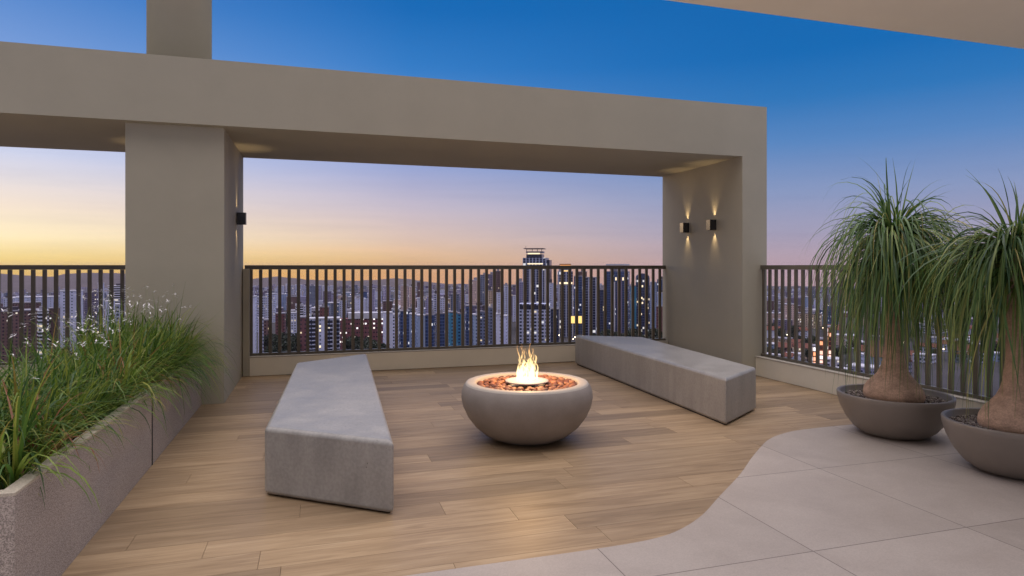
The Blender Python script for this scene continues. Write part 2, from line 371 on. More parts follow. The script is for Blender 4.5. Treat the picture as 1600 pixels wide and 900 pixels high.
m_ = MB(); m_.box(-0.04, 0.04, -0.12, 0.12, 0.001, 1.375); o = m_.build('wall_stub', M['paint']); o.location = (-0.842, CURB + .12, 0)
tag(o, 'narrow beige wall stub beside the middle pier, where the railing starts', 'wall stub'); bevel(o, .005, 2)

# railings
def bal_mesh(along):
    m_ = MB(); w, t = (0.021, 0.011)
    m_.box(-w, w, -t, t, 0, 1.083) if along == 'x' else m_.box(-t, t, -w, w, 0, 1.083)
    me = m_.mesh('baluster'); me.materials.append(M['rail']); return me
def railing(x0, y0, x1, y1, label, start=0.03, step=0.1166):
    ln = math.hypot(x1-x0, y1-y0); along = 'x' if abs(x1-x0) > abs(y1-y0) else 'y'
    r = empty('railing', (x0, y0, 0.25)); tag(r, label, 'railing')
    s = 1 if (x1-x0)+(y1-y0) > 0 else -1
    def bar(name, z0, z1, hw):
        m_ = MB(); a, b = (0, ln) if s > 0 else (-ln, 0)
        m_.box(a, b, -hw, hw, z0, z1) if along == 'x' else m_.box(-hw, hw, a, b, z0, z1)
        bevel(m_.build(name, M['rail'], r), .003, 2)
    bar('top_rail', 1.117, 1.172, 0.03); bar('bottom_rail', 0.002, 0.032, 0.026)
    me = bal_mesh(along); t = start
    while t < ln - 0.01:
        o = bpy.data.objects.new('baluster', me); COL.objects.link(o); o.parent = r
        o.location = (s * t, 0, 0.033) if along == 'x' else (0, s * t, 0.033)
        t += step
    return r
RY = CURB + .10
railing(-0.865, RY, 5.245, RY, 'long bronze baluster railing between middle pier and right pier', 0.075)
railing(-6.3, RY, -1.78, RY, 'bronze baluster railing left of the middle pier, behind flowering grass', 0.075)
railing(SIDE + .10, PY - .01, SIDE + .10, -0.5, 'bronze baluster side railing running behind the potted palms', 0.03)

# ------------------------------------------------------------------ benches
def bench(pts, h, label):
    cx = sum(p[0] for p in pts) / 4; cy = sum(p[1] for p in pts) / 4
    m_ = MB(); m_.prism([(x-cx, y-cy) for x, y in pts], 0.008, h)
    o = m_.build('concrete_bench', M['concrete']); o.location = (cx, cy, 0)
    tag(o, label, 'bench', 'concrete slab benches'); bevel(o, .03, 4)
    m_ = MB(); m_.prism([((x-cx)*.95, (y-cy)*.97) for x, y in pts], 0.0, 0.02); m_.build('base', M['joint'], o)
    return o
bench([(0.425, 3.66), (0.565, 7.50), (-0.185, 6.97), (-0.295, 4.215)], .42, 'grey concrete bench left of the fire pit, its end towards the viewer')
bench([(3.45, 4.87), (4.125, 5.335), (4.40, 8.12), (3.575, 8.62)], .42, 'grey concrete bench right of the fire pit, in front of the right pier')

# ------------------------------------------------------------------ fire pit
FX, FY = 1.66, 5.02
pit = MB().lathe([(0.20, 0.0), (0.27, 0.012), (0.35, 0.052), (0.425, 0.115), (0.485, 0.195), (0.522, 0.275), (0.536, 0.345), (0.532, 0.395), (0.517, 0.435), (0.503, 0.452)], 96, cap1=False).build('fire_pit', M['bowl'])
pit.location = (FX, FY, 0); tag(pit, 'round concrete fire bowl with brown pebbles between the two benches', 'fire pit')
MB().lathe([(0.5032, 0.4518), (0.496, 0.462), (0.485, 0.466), (0.432, 0.466), (0.422, 0.462), (0.416, 0.452), (0.41, 0.40), (0.0, 0.395)], 96, cap0=False).build('rim', M['rim'], pit)
MB().lathe([(0.06, 0.40), (0.06, 0.462), (0.172, 0.463), (0.178, 0.468), (0.176, 0.474), (0.07, 0.475), (0.066, 0.468), (0.0, 0.468)], 64).build('burner_plate', M['steel'], pit)
def pebble_mesh(seed, mat, name):
    bm = bmesh.new(); bmesh.ops.create_icosphere(bm, subdivisions=2, radius=1)
    for v in bm.verts:
        n_ = noise.noise(v.co * 1.1 + Vector((seed * 7.1, 0, 0))); v.co *= 1 + 0.28 * n_
        v.co.z *= 0.66; v.co.x *= 1.22
    for f in bm.faces: f.smooth = True
    me = bpy.data.meshes.new(name); bm.to_mesh(me); bm.free(); me.materials.append(mat); return me
pm = []
for i, c in enumerate([(0.30, 0.115, 0.06), (0.20, 0.07, 0.04), (0.36, 0.16, 0.085), (0.25, 0.10, 0.06), (0.14, 0.055, 0.035)]):
    pm.append(pebble_mesh(i, surf('terracotta_stone', c, 0.55, 0.25, 30, 0.1, 80), 'lava_pebble'))
rp = random.Random(3); placed = []
for ring_i, (rr, nn) in enumerate([(0.385, 44), (0.335, 38), (0.285, 33), (0.235, 27), (0.192, 21)]):
    for k in range(nn):
        a = 2 * math.pi * (k + rp.uniform(-.28, .28)) / nn; r_ = rr + rp.uniform(-.012, .012)
        o = bpy.data.objects.new('lava_pebble', rp.choice(pm)); COL.objects.link(o)
        sc = rp.uniform(0.021, 0.031); o.scale = (sc, sc, sc)
        o.location = (FX + r_ * math.cos(a), FY + r_ * math.sin(a), 0.415 + sc * .55 + rp.uniform(0, .011)); o.rotation_euler = (rp.uniform(-.5, .5), rp.uniform(-.5, .5), rp.uniform(0, 6))
        tag(o, 'rounded terracotta pebble lying in the fire bowl', 'pebble', 'pebbles in the fire bowl')

# flame
def flame_mat():
    m = bpy.data.materials.new('flame'); m.use_nodes = True; nt = m.node_tree; nt.nodes.clear()
    out = N(nt, 'ShaderNodeOutputMaterial'); tc = N(nt, 'ShaderNodeTexCoord'); sp = N(nt, 'ShaderNodeSeparateXYZ'); L(nt, tc.outputs['Object'], sp.inputs[0])
    h = math_n(nt, 'DIVIDE', sp.outputs[2], 0.27, True)
    mp = N(nt, 'ShaderNodeMapping'); mp.inputs['Scale'].default_value = (30, 30, 8); L(nt, tc.outputs['Object'], mp.inputs[0])
    n1 = N(nt, 'ShaderNodeTexNoise', ins={'Scale': 1.0, 'Detail': 4, 'Distortion': 1.4}); L(nt, mp.outputs[0], n1.inputs['Vector'])
    col = ramp(nt, h, [(0, (1, 0.84, 0.52)), (0.4, (1, 0.74, 0.34)), (0.8, (1, 0.58, 0.22)), (1, (1, 0.46, 0.16))])
    em = N(nt, 'ShaderNodeEmission', ins={'Strength': 2.8}); L(nt, col, em.inputs[0])
    tr = N(nt, 'ShaderNodeBsdfTransparent')
    k = ramp(nt, n1.outputs[0], [(0.44, (0.03,) * 3), (0.60, (0.66,) * 3)])
    al = math_n(nt, 'MULTIPLY', k, math_n(nt, 'SUBTRACT', 1.05, math_n(nt, 'MULTIPLY', h, 0.75)), True)
    mx = N(nt, 'ShaderNodeMixShader'); L(nt, al, mx.inputs[0]); L(nt, tr.outputs[0], mx.inputs[1]); L(nt, em.outputs[0], mx.inputs[2]); L(nt, mx.outputs[0], out.inputs[0])
    m.cycles.emission_sampling = 'NONE'
    return m
mb = MB(); rf = random.Random(8)
for k in range(30):
    a = rf.uniform(0, 6.28); r0 = rf.uniform(0.04, 0.104); hh = rf.uniform(0.10, 0.31); ph = rf.uniform(0, 6); w0 = rf.uniform(0.006, 0.019)
    pts, rad = [], []
    for i in range(13):
        t = i / 12
        sw = 0.024 * math.sin(ph + t * 8) * t
        pts.append((r0 * math.cos(a) * (1 - .2 * t) + sw, r0 * math.sin(a) * (1 - .2 * t) + .6 * sw, t * hh))
        rad.append(max(0.0008, w0 * (0.75 + 0.9 * t) * (1 - t) ** 0.8))
    mb.tube(pts, rad, 8)
fl = mb.build('flame', flame_mat()); fl.location = (FX, FY, 0.474)
tag(fl, 'yellow gas flame burning on the steel plate of the fire bowl', 'flame')
fd = bpy.data.lights.new('flame_light', 'POINT'); fd.energy = 17; fd.color = (1, 0.58, 0.24); fd.shadow_soft_size = 0.1
fo = bpy.data.objects.new('flame_light', fd); COL.objects.link(fo); fo.parent = fl; fo.location = (0, 0, 0.24)

# ------------------------------------------------------------------ wall lamps
def sconce(x, y, z, nx, label):
    o = empty('wall_lamp', (x, y, z)); tag(o, label, 'wall lamp', 'up-and-down wall lamps')
    a, b = (0.004, 0.104) if nx > 0 else (-0.104, -0.004)
    m_ = MB(); tk = .006
    for (p0, p1, q0, q1) in ((a, b, -.045, -.045 + tk), (a, b, .045 - tk, .045), (a, a + tk, -.045 + tk, .045 - tk), (b - tk, b, -.045 + tk, .045 - tk)): m_.box(p0, p1, q0, q1, -.07, .07)
    m_.box(a + tk, b - tk, -.045 + tk, .045 - tk, -.045, .045); m_.build('housing', M['fixture'], o)
    m_ = MB(); m_.box(min(0, nx*.004), max(0, nx*.004), -.035, .035, -.05, .05); m_.build('back_plate', M['fixture'], o)
    for s in (1, -1):
        m_ = MB(); m_.lathe([(.022, 0), (.022, .002)], 20); l_ = m_.build('lens', M['lens'], o); l_.location = (nx * .045, 0, s * .0456 - (0.002 if s < 0 else 0))
        d = bpy.data.lights.new('beam', 'SPOT'); d.energy = 6.5; d.color = (1, 0.70, 0.36); d.spot_size = R(60); d.spot_blend = 1.0; d.shadow_soft_size = 0.008
        s_ = bpy.data.objects.new('beam', d); COL.objects.link(s_); s_.parent = o
        s_.location = (nx * .026, 0, s * .074); s_.rotation_euler = (0, (R(180) if s > 0 else 0) + (-s) * nx * R(-2), 0)
sconce(5.244, 8.33, 1.975, -1, 'black box wall lamp on right pier, the farther left one')
sconce(5.244, 7.66, 1.975, -1, 'black box wall lamp on right pier, the nearer right one')
sconce(-0.888, 8.30, 1.975, 1, 'black box wall lamp on the side of the middle pier')
sconce(-1.787, 8.30, 1.975, -1, 'black box wall lamp on the hidden left side of the middle pier')

# ------------------------------------------------------------------ planter and grass
PX0, PX1, PZ = -1.86, -1.10, 0.535
def trough(y0, y1, label):
    o = empty('planter_trough', ((PX0+PX1)/2, (y0+y1)/2, 0)); tag(o, label, 'planter', 'rendered planter troughs')
    hx, hy, t = (PX1-PX0)/2, (y1-y0)/2, .055
    m_ = MB()
    for (a, b, c, d) in ((hx-t, hx, -hy, hy), (-hx, -hx+t, -hy, hy), (-hx+t+.0005, hx-t-.0005, -hy, -hy+t), (-hx+t+.0005, hx-t-.0005, hy-t, hy)):
        m_.box(a, b, c, d, 0.001, PZ - .012)
    m_.build('shell', M['planter'], o)
    m_ = MB()
    for (a, b, c, d) in ((hx-t, hx+.002, -hy, hy), (-hx-.002, -hx+t, -hy, hy), (-hx+t+.0005, hx-t-.0005, -hy, -hy+t), (-hx+t+.0005, hx-t-.0005, hy-t, hy)):
        m_.box(a, b, c, d, PZ - .0118, PZ)
    m_.build('rim', M['planter_rim'], o)
    m_ = MB(); nx_, ny_ = 8, 30
    b0 = 0
    for j in range(ny_ + 1):
        for i in range(nx_ + 1):
            xx = -hx + t + (2*hx-2*t) * i / nx_; yy = -hy + t + (2*hy-2*t) * j / ny_
            m_.v.append((xx, yy, PZ - .07 + .02 * noise.noise(Vector((xx * 9, yy * 9 + y0, 0)))))
    for j in range(ny_):
        for i in range(nx_): m_.face([j*(nx_+1)+i, j*(nx_+1)+i+1, (j+1)*(nx_+1)+i+1, (j+1)*(nx_+1)+i], None, 0, 0, True)
    m_.build('soil', M['soil'], o)
    return o
trough(2.92, 5.095, 'nearer rendered planter trough full of flowering grass at the left edge')
trough(5.115, PF - .004, 'farther rendered planter trough full of grass, against the middle pier')
m_ = MB(); m_.box(-.38, .384, -.008, .008, 0.001, PZ + .002); o = m_.build('joint_strip', M['joint']); o.location = ((PX0+PX1)/2, 5.105, 0)
tag(o, 'thin dark metal strip between the two planter troughs', 'joint strip')

GR = leafmat('grass_blades', [(0.0, (0.028, 0.08, 0.015)), (0.35, (0.075, 0.165, 0.028)), (0.65, (0.20, 0.29, 0.04)), (0.88, (0.36, 0.36, 0.075)), (1.0, (0.32, 0.13, 0.06))], 0.45, 0.35)
rg = random.Random(21); mb = MB()
def blade(mb, p, d, ln, w, droop, rnd, seg=6):
    pts = [p.copy()]; dirs = [d.copy()]; st = ln / seg; q = p.copy()
    for i in range(seg):
        d = (d + Vector((0, 0, -droop * (i + 1) / seg))).normalized(); q = q + d * st; pts.append(q.copy()); dirs.append(d.copy())
    sv = []; wd = []
    for i, dd in enumerate(dirs):
        s_ = dd.cross(Vector((0, 0, 1)))
        if s_.length < 1e-3: s_ = Vector((1, 0, 0))
        sv.append(s_.normalized()); t = i / seg; wd.append(max(0.0004, w * (0.55 + 0.9 * t if t < .4 else 0.95) * (1 - t ** 2.2)))
    mb.ribbon(pts, wd, sv, rnd)
    return pts
tufts = []
for k in range(4000):
    p_ = Vector((rg.uniform(PX0 + .10, PX1 - .10), rg.uniform(3.16, PF - .14), 0))
    if all((p_ - q_).length > .115 for q_ in tufts): tufts.append(p_)
for p_ in tufts:
    hue = rg.gauss(.50, .16); big = rg.uniform(.8, 1.2) * (1.16 if p_.y > 5.7 else 1); drift = rg.gauss(0, .5); edge = p_.x > PX1 - .27
    for k in range((46 if p_.y > 5.4 else 39) if edge else 37):
        az = rg.uniform(0, 6.283) if rg.random() < .55 else rg.gauss(-.25 + drift, .6)
        el = R(rg.triangular(32, 88, 68)); ln = rg.uniform(.34, .62) * big
        if edge and k > 26: az = rg.gauss(-.1, .6); el = R(rg.uniform(18, 62) if p_.y > 5.4 else rg.uniform(34, 74)); ln *= 1 if p_.y > 5.4 else .85
        d = Vector((math.cos(el) * math.cos(az), math.cos(el) * math.sin(az), math.sin(el)))
        o_ = Vector((rg.gauss(0, .025), rg.gauss(0, .025), PZ - .07))
        blade(mb, p_ + o_, d, ln, rg.uniform(.004, .0098), rg.uniform(.16, .72), min(1, max(0, rg.gauss(hue, .2))), 7)
gr = mb.build('grass', GR); tag(gr, 'dense arching green grass spilling over the planter troughs', 'grass', kind='stuff')
mw = surf('white_petals', (0.85, 0.83, 0.86), 0.5, 0.05, 20); mb = MB(); ms = MB()
for k in range(150):
    yy = rg.uniform(3.15, PF - .15) if k < 100 else rg.uniform(5.3, PF - .15); xx = rg.uniform(PX0 + .1, PX1 - .12)
    az = rg.uniform(0, 6.283); el = R(rg.uniform(68, 88)); d = Vector((math.cos(el) * math.cos(az), math.cos(el) * math.sin(az), math.sin(el)))
    pts = blade(ms, Vector((xx, yy, PZ - .06)), d, rg.uniform(.44, .70) * (1.12 if yy > 5.5 else 1), .0018, rg.uniform(.0, .12), rg.uniform(.3, .8))
    top = pts[-1]
    for i in range(rg.randint(3, 6)):
        a = rg.uniform(0, 6.283); e = rg.uniform(-.1, .9); dd = Vector((math.cos(a) * math.cos(e), math.sin(a) * math.cos(e), math.sin(e)))
        blade(mb, top - Vector((0, 0, rg.uniform(0, .03))), dd, rg.uniform(.018, .042), rg.uniform(.003, .0058), .3, 0, 3)
fs = ms.build('flower_stalks', GR, gr); fs['kind'] = 'stuff'
fb = mb.build('blossom', mw, gr); fb['kind'] = 'stuff'

# ------------------------------------------------------------------ potted ponytail palms
PL = leafmat('ponytail_leaves', [(0.0, (0.034, 0.09, 0.032)), (0.45, (0.10, 0.195, 0.055)), (0.75, (0.24, 0.32, 0.085)), (1.0, (0.45, 0.41, 0.13))], 0.42, 0.22)
GV = [surf('gravel_chip', c, 0.8, 0.2, 40) for c in ((0.42, 0.36, 0.33), (0.13, 0.10, 0.09), (0.56, 0.49, 0.44))]
def palm(px, py_, zc, seed, neck, plabel, potlabel, glabel, lean):
    rr = random.Random(seed)
    pot = MB().lathe([(0.20, 0.0), (0.245, 0.012), (0.305, 0.055), (0.362, 0.13), (0.405, 0.22), (0.428, 0.30), (0.432, 0.335), (0.428, 0.342), (0.408, 0.342), (0.402, 0.335), (0.392, 0.27), (0.0, 0.26)], 80).build('planter_bowl', M['pot'])
    pot.location = (px, py_, 0.004); tag(pot, potlabel, 'planter bowl', 'taupe planter bowls')
    g = MB()
    for k in range(2300):
        r_ = .392 * math.sqrt(rr.random()); a = rr.uniform(0, 6.283); s_ = rr.uniform(.004, .0085)
        Mx = Matrix.Translation((r_ * math.cos(a), r_ * math.sin(a), .287 + .014 * rr.random())) @ Matrix.Rotation(rr.uniform(0, 3), 4, Vector((rr.random(), rr.random(), rr.random() + .1)).normalized())
        b0 = len(g.v)
        g.v += [tuple(Mx @ Vector(v)) for v in ((s_*1.4, 0, 0), (-s_*1.4, 0, 0), (0, s_, 0), (0, -s_, 0), (0, 0, s_*.7), (0, 0, -s_*.7))]
        mi = rr.choice((0, 0, 1, 1, 2))
        for f in ((0, 2, 4), (2, 1, 4), (1, 3, 4), (3, 0, 4), (2, 0, 5), (1, 2, 5), (3, 1, 5), (0, 3, 5)): g.face([b0+i for i in f], None, mi)
    b0 = len(g.v); g.lathe([(0.0, .27), (.393, .27), (.393, .286), (0.0, .287)], 40, mi=1)
    go = g.build('gravel', GV); go.location = (px, py_, 0.004); tag(go, glabel, 'gravel', kind='stuff')
    pl = empty('ponytail_palm', (px, py_, .285)); tag(pl, plabel, 'palm', 'potted ponytail palms')
    hC = zc - .285; hn = neck - .285
    prof = [(.205, 0.0), (.222, .03), (.226, .06), (.216, .10), (.190, .145), (.152, .185), (.120, .225), (.098, .275), (.083, .335), (.072, .40), (.062, .50), (.055, hC * .72), (.05, hC * .9), (.036, hC)]
    t_ = MB().lathe(prof, 40, wob=.09, seed=seed).build('trunk', M['trunk'], pl)
    mb = MB()
    clump = [(rr.uniform(0, 6.283), rr.uniform(-20, 60)) for _ in range(46)]
    for k in range(960):
        ca_, ce_ = rr.choice(clump)
        if k < 12: el = rr.uniform(70, 88); az = rr.uniform(0, 6.283); ln = rr.uniform(.48, .78); dr = rr.uniform(.0, .22); z0 = hC
        elif k < 740:
            el = ce_ + rr.gauss(0, 9); az = ca_ + rr.gauss(0, .16); z0 = hC * (.93 + .09 * (el + 20) / 90)
            ln = rr.uniform(.78, 1.28) * (1 if el < 40 else .75); dr = rr.triangular(.22, .95, .46)
            if rr.random() < .14: dr *= .4; ln *= .7
        else: el = rr.uniform(-50, 10); az = rr.uniform(0, 6.283); z0 = hC * rr.uniform(.80, .95); ln = rr.uniform(.8, 1.3); dr = rr.uniform(.35, .9)
        ln *= hC / 1.38
        el = R(el); d = Vector((math.cos(el) * math.cos(az), math.cos(el) * math.sin(az), math.sin(el)))
        p = Vector((.03 * math.cos(az), .03 * math.sin(az), z0)); bias = rr.gauss(0, .05); kink = rr.randint(3, 8) if rr.random() < .2 else -1
        seg = 11; pts = [p.copy()]; dirs = [d.copy()]; q = p.copy(); st = ln / seg
        for i in range(seg):
            fall = dr * (.18 + 1.55 * (i / seg)) * (2.4 if i == kink else 1)
            d = (d + Vector((-math.sin(az), math.cos(az), 0)) * (bias + rr.gauss(0, .02)) + Vector((0, 0, -fall))).normalized(); q = q + d * st
            pts.append(q.copy()); dirs.append(d.copy())
        sv, wd = [], []; w = rr.uniform(.005, .0105)
        for i, dd in enumerate(dirs):
            s_ = Vector((-math.sin(az), math.cos(az), 0)); tw = rr.uniform(-.15, .15) + .6 * math.sin(k + i * .22)
            n_ = dd.cross(s_); sv.append((s_ * math.cos(tw) + n_ * math.sin(tw)).normalized()); u_ = i / seg; wd.append(max(.0006, w * (1 - u_ ** 1.7)))
        mb.ribbon(pts, wd, sv, min(1, max(0, rr.gauss(.50, .26))))
    mb.build('leaves', PL, pl)
palm(4.63, 4.23, 1.68, 31, .74, 'ponytail palm in the farther left bowl, taller whole plant with swollen trunk', 'taupe planter bowl farther from viewer, beside the paving edge', 'speckled gravel filling the farther left planter bowl', 0)
palm(4.58, 3.21, 1.50, 47, .66, 'ponytail palm in the nearer right bowl, cut by the picture edge', 'taupe planter bowl nearer the viewer at the right picture edge', 'speckled gravel filling the nearer right planter bowl', 0)

# ------------------------------------------------------------------ land
def interp(x, P):
    if x <= P[0][0]: return P[0][1]
    for (a, b), (c, d) in zip(P, P[1:]):
        if x <= c: return b + (d - b) * (x - a) / (c - a)
    return P[-1][1]
DROP = [(0, 74), (500, 75), (1000, 90), (2000, 113), (4000, 150), (8000, 225), (12000, 330)]
RIDGE = [(-600, 430), (0, 427), (30, 430), (60, 431), (80, 433), (100, 428), (140, 426), (190, 427), (300, 433), (388, 437), (410, 434), (432, 432), (455, 434), (480, 437), (520, 438), (560, 439), (590, 437), (615, 435), (640, 436), (662, 440), (700, 445), (760, 446), (900, 448), (1040, 452), (1190, 456), (1600, 456), (3000, 456)]
def pxof(x, y):
    dd = x * ST + y * CT
    if dd < 1: return 5000 if x > 0 else -5000
    return 800 + F * (x * CT - y * ST) / dd
def gz(x, y):
    r = math.hypot(x, y)
    return -interp(r, DROP) + 5 * noise.noise(Vector((x / 420, y / 420, 2))) * min(1, r / 900)
AZ = [R(-60 + 150 * i / 150) for i in range(151)]
RR = [0, 60, 150, 300, 450, 600, 800, 1000, 1300, 1700, 2200, 2800, 3500, 4500, 5500, 6500, 7500, 9000, 10500, 12000]
mb = MB()
for r in RR:
    for a in AZ:
        x, y = r * math.sin(a), r * math.cos(a); mb.v.append((x, y, gz(x, y)))
n = len(AZ)
for i in range(len(RR) - 1):
    for k in range(n - 1): mb.face([i*n+k, (i+1)*n+k, (i+1)*n+k+1, i*n+k+1][::-1], None, 0, 0, True)
M['land'] = surf('dusk_city_land', (0.040, 0.036, 0.045), 0.95, 0.5, 0.012)
tag(mb.build('terrain', M['land']), kind='structure')
M['hill'] = surf('wooded_hills', (0.075, 0.055, 0.062), 0.95, 0.35, 0.004)
mb = MB(); RH = [5200, 5800, 6400, 7000, 7600, 8200, 8500, 8900, 9600, 10400, 11500]; AH = [R(-50 + 110 * i / 400) for i in range(401)]
for r in RH:
    for a in AH:
        x, y = r * math.sin(a), r * math.cos(a); p = pxof(x, y); d = x * ST + y * CT
        top = zat(interp(p, RIDGE) + 0.7 * noise.noise(Vector((p / 17, 0, 0))) + .4 * noise.noise(Vector((p / 5, 3, 0))), max(d, 4000) * 8500 / r)
        b = math.exp(-((r - 8500) / 1500) ** 2)
        z0 = gz(x, y) - 6
        mb.v.append((x, y, z0 + (top - z0) * b + (14 * noise.noise(Vector((x / 700, y / 700, 9))) if r < 8000 else 0) * (1 - b)))
n = len(AH)
for i in range(len(RH) - 1):
    for k in range(n - 1): mb.face([i*n+k, (i+1)*n+k, (i+1)*n+k+1, i*n+k+1][::-1], None, 0, 0, True)
tag(mb.build('hills', M['hill']), kind='structure')

# ------------------------------------------------------------------ city
USED = set()
def building(name, cat, label, x0, x1, yt, d, fa, rot=None, dep=.75, roof='block', group=None, lowroof=None, rs=None):
    rs = rs or random.Random(int(x0 * 31 + yt * 7 + d))
    a = rs.uniform(-24, 24) if rot is None else rot
    w = (x1 - x0) * d / F; ar = abs(R(a))
    W = w / (math.cos(ar) + dep * math.sin(ar)); D = W * dep
    D = min(max(D, 10), 40)
    X, Y = spot((x0 + x1) / 2, d); bear = math.atan2(X, Y)
    zb = gz(X, Y) - 2; h = zat(yt, d) - zb
    me = MB(); me.box(-W/2, W/2, -D/2, D/2, 0, h, uvm=True)
    o = me.build(name, FA[fa]); o.location = (X, Y, zb); o.rotation_euler = (0, 0, -bear + R(a))
    tag(o, label, cat, group); USED.add(label)
    o['_dims'] = (W, D, h)
    if roof in ('block', 'tank', 'mast', 'rim'):
        q = MB(); q.box(-W/2 - .3, W/2 + .3, -D/2 - .3, D/2 + .3, h + .01, h + 1.0); q.build('parapet', M['whitetrim'] if fa in ('white', 'plain', 'ribbon', 'grid', 'pink', 'blueplain', 'lilac') else M['roofb'], o)
    if roof in ('block', 'mast'):
        q = MB(); bw = W * rs.uniform(.3, .5); bx = rs.uniform(-.2, .2) * W; hh = rs.uniform(2.5, 5)
        q.box(bx - bw/2, bx + bw/2, -D * .25, D * .22, h + 1.02, h + 1.02 + hh); q.build('roof_house', M['roofb'] if rs.random() < .6 else M['roofd'], o)
    if roof == 'tank':
        q = MB(); q.lathe([(W * .18, 0), (W * .18, 4)], 16, (rs.uniform(-.15, .15) * W, 0, h + 1.02)); q.build('water_tank', M['roofb'], o)
    if roof == 'mast':
        q = MB(); q.tube([(W * .1, 0, h + 1), (W * .1, 0, h + 12)], [.35, .15], 6); q.build('mast', M['mast'], o)
    if roof == 'gable':
        q = MB(); b = 0; e = .6
        q.v += [(-W/2-e, -D/2-e, h), (W/2+e, -D/2-e, h), (W/2+e, D/2+e, h), (-W/2-e, D/2+e, h), (-W/2-e, 0, h + D * .28), (W/2+e, 0, h + D * .28)]
        q.face([0, 1, 5, 4]); q.face([2, 3, 4, 5]); q.face([0, 4, 3]); q.face([1, 2, 5]); q.face([3, 2, 1, 0])
        q.build('roof', M['roofr'], o)
    return o
def bands(o, n, zlo, step, hgt, mat, name='window_band', inset=.08, xs=(-.5, .5), proud=.12):
    W, D, h = o['_dims']
    q = MB(); q.box(W * xs[0] + inset * W, W * xs[1] - inset * W, -D/2 - proud, -D/2 + .2, 0, hgt); me = q.mesh(name); me.materials.append(mat)
    for i in range(n):
        b = bpy.data.objects.new(name, me); COL.objects.link(b); b.parent = o; b.location = (0, 0, zlo + i * step)
    return me
def part(o, name, mat, x0, x1, y0, y1, z0, z1):
    W, D, h = o['_dims']; q = MB(); q.box(W * x0, W * x1, D * y0, D * y1, z0, z1); return q.build(name, mat, o)

B = building
T, A_, O_ = 'tower', 'apartment block', 'office building'
# beyond the left railing
b = B('brick_building', 'brick building', 'wide dark brown block with few lit windows, lowest behind left railing', -30, 62, 486, 560, 'brown', 4, .4)
B('exhibition_hall', 'hall', 'long low hall with pale roof band behind the left railing', 26, 93, 464, 1150, 'plain', 2, .4, 'rim')
B('brick_building', 'brick building', 'brown block below the long pale hall, behind left railing', 20, 60, 473, 900, 'brown', -3, .5, 'rim')
B('apartment_building', A_, 'narrow white and brown striped block left of the blank white slab', 60, 74, 486, 540, 'ribbon', 6)
B('apartment_building', A_, 'brown block with white side strips beside the blank white slab', 78, 92, 482, 590, 'brown', -8)
B('apartment_building', A_, 'broad blank white slab block in the middle of the left railing view', 97, 127, 455, 640, 'plain', -3, .6, 'rim')
B('apartment_building', A_, 'mauve brown tower right behind the blank white slab', 131, 154, 457, 900, 'mauve', 12)
B('apartment_building', A_, 'very slim pale tower beside the brown gap, behind left railing', 154, 162, 443, 800, 'plain', 5, 1.2)
B('apartment_building', A_, 'short bright white block right of the slim pale tower', 166, 178, 471, 640, 'plain', -6, .8, 'rim')
B('apartment_building', A_, 'tall block with white floor bands touching the middle pier', 171, 200, 447, 900, 'ribbon', 8)
B('apartment_building', A_, 'white block with many windows low beside the middle pier', 182, 199, 476, 600, 'grid', -5)
B('apartment_building', A_, 'pale block with roof band at the far left picture edge', 7, 22, 466, 1000, 'white', -5)
# above the left bench
b = B('apartment_building', A_, 'tall white slab with one column of small windows beside the middle pier', 386, 400, 464, 520, 'plain', -6, .9, 'tank')
bands(b, 9, 4, 3.2, 1.5, M['glassd'], 'window', .42)
bands(b, 12, 42, 3.0, 1.9, M['glassd'], 'window_band', .3, (-.5, .3))
B('apartment_building', A_, 'blue grey tower second from the middle pier', 402, 413, 464, 900, 'grid', 14)
B('apartment_building', A_, 'white slab with brown edge low beside the white slab tower', 404, 411, 498, 560, 'plain', 4, .9, 'rim')
B('brick_building', 'brick building', 'dark red narrow block below the second tower from the pier', 411, 420, 500, 580, 'brown', 4, .9, 'rim')
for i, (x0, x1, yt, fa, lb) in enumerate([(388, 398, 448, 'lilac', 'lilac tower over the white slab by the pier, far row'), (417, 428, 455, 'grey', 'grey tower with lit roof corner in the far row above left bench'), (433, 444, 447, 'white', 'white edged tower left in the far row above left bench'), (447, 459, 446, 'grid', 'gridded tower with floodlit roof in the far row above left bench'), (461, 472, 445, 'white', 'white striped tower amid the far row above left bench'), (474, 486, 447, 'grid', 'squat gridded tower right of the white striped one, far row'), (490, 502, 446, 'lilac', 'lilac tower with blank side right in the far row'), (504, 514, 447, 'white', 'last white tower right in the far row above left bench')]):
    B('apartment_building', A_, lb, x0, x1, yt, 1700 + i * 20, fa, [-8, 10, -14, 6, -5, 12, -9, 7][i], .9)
B('apartment_building', A_, 'small white stepped block over the red roofs above left bench', 462, 473, 476, 820, 'ribbon', 10)
B('apartment_building', A_, 'small white block with pale roof next to the stepped one', 475, 486, 478, 840, 'white', -10)
B('apartment_building', A_, 'low white block above the dark tree clump left of the ribbon block', 452, 466, 489, 740, 'white', 12, .8, 'rim')
B('brick_building', 'brick building', 'low red building with flat roof above the dark trees', 431, 446, 490, 680, 'red', -8, .9, 'rim')
B('brick_building', 'brick building', 'tall plain red wall building touching the ribbon window block', 466, 482, 496, 530, 'red', 5, .6, 'rim')
B('brick_building', 'brick building', 'red block rising behind the ribbon window block', 500, 514, 480, 700, 'red', -6, .7)
b = B('apartment_building', A_, 'white block with dark ribbon windows on every floor above left bench', 481, 530, 498, 500, 'plain', 0, .5, 'rim')
W_, D_, h_ = b['_dims']
nfl = int((h_ - 3) / 3.1)
bands(b, nfl, h_ - 3 - (nfl - 1) * 3.1, 3.1, 2.1, M['glassd'], 'window_band', 0, (-.5, -.14)); bands(b, nfl, h_ - 3 - (nfl - 1) * 3.1, 3.1, 2.1, M['glassd'], 'window_band', 0, (.07, .49))
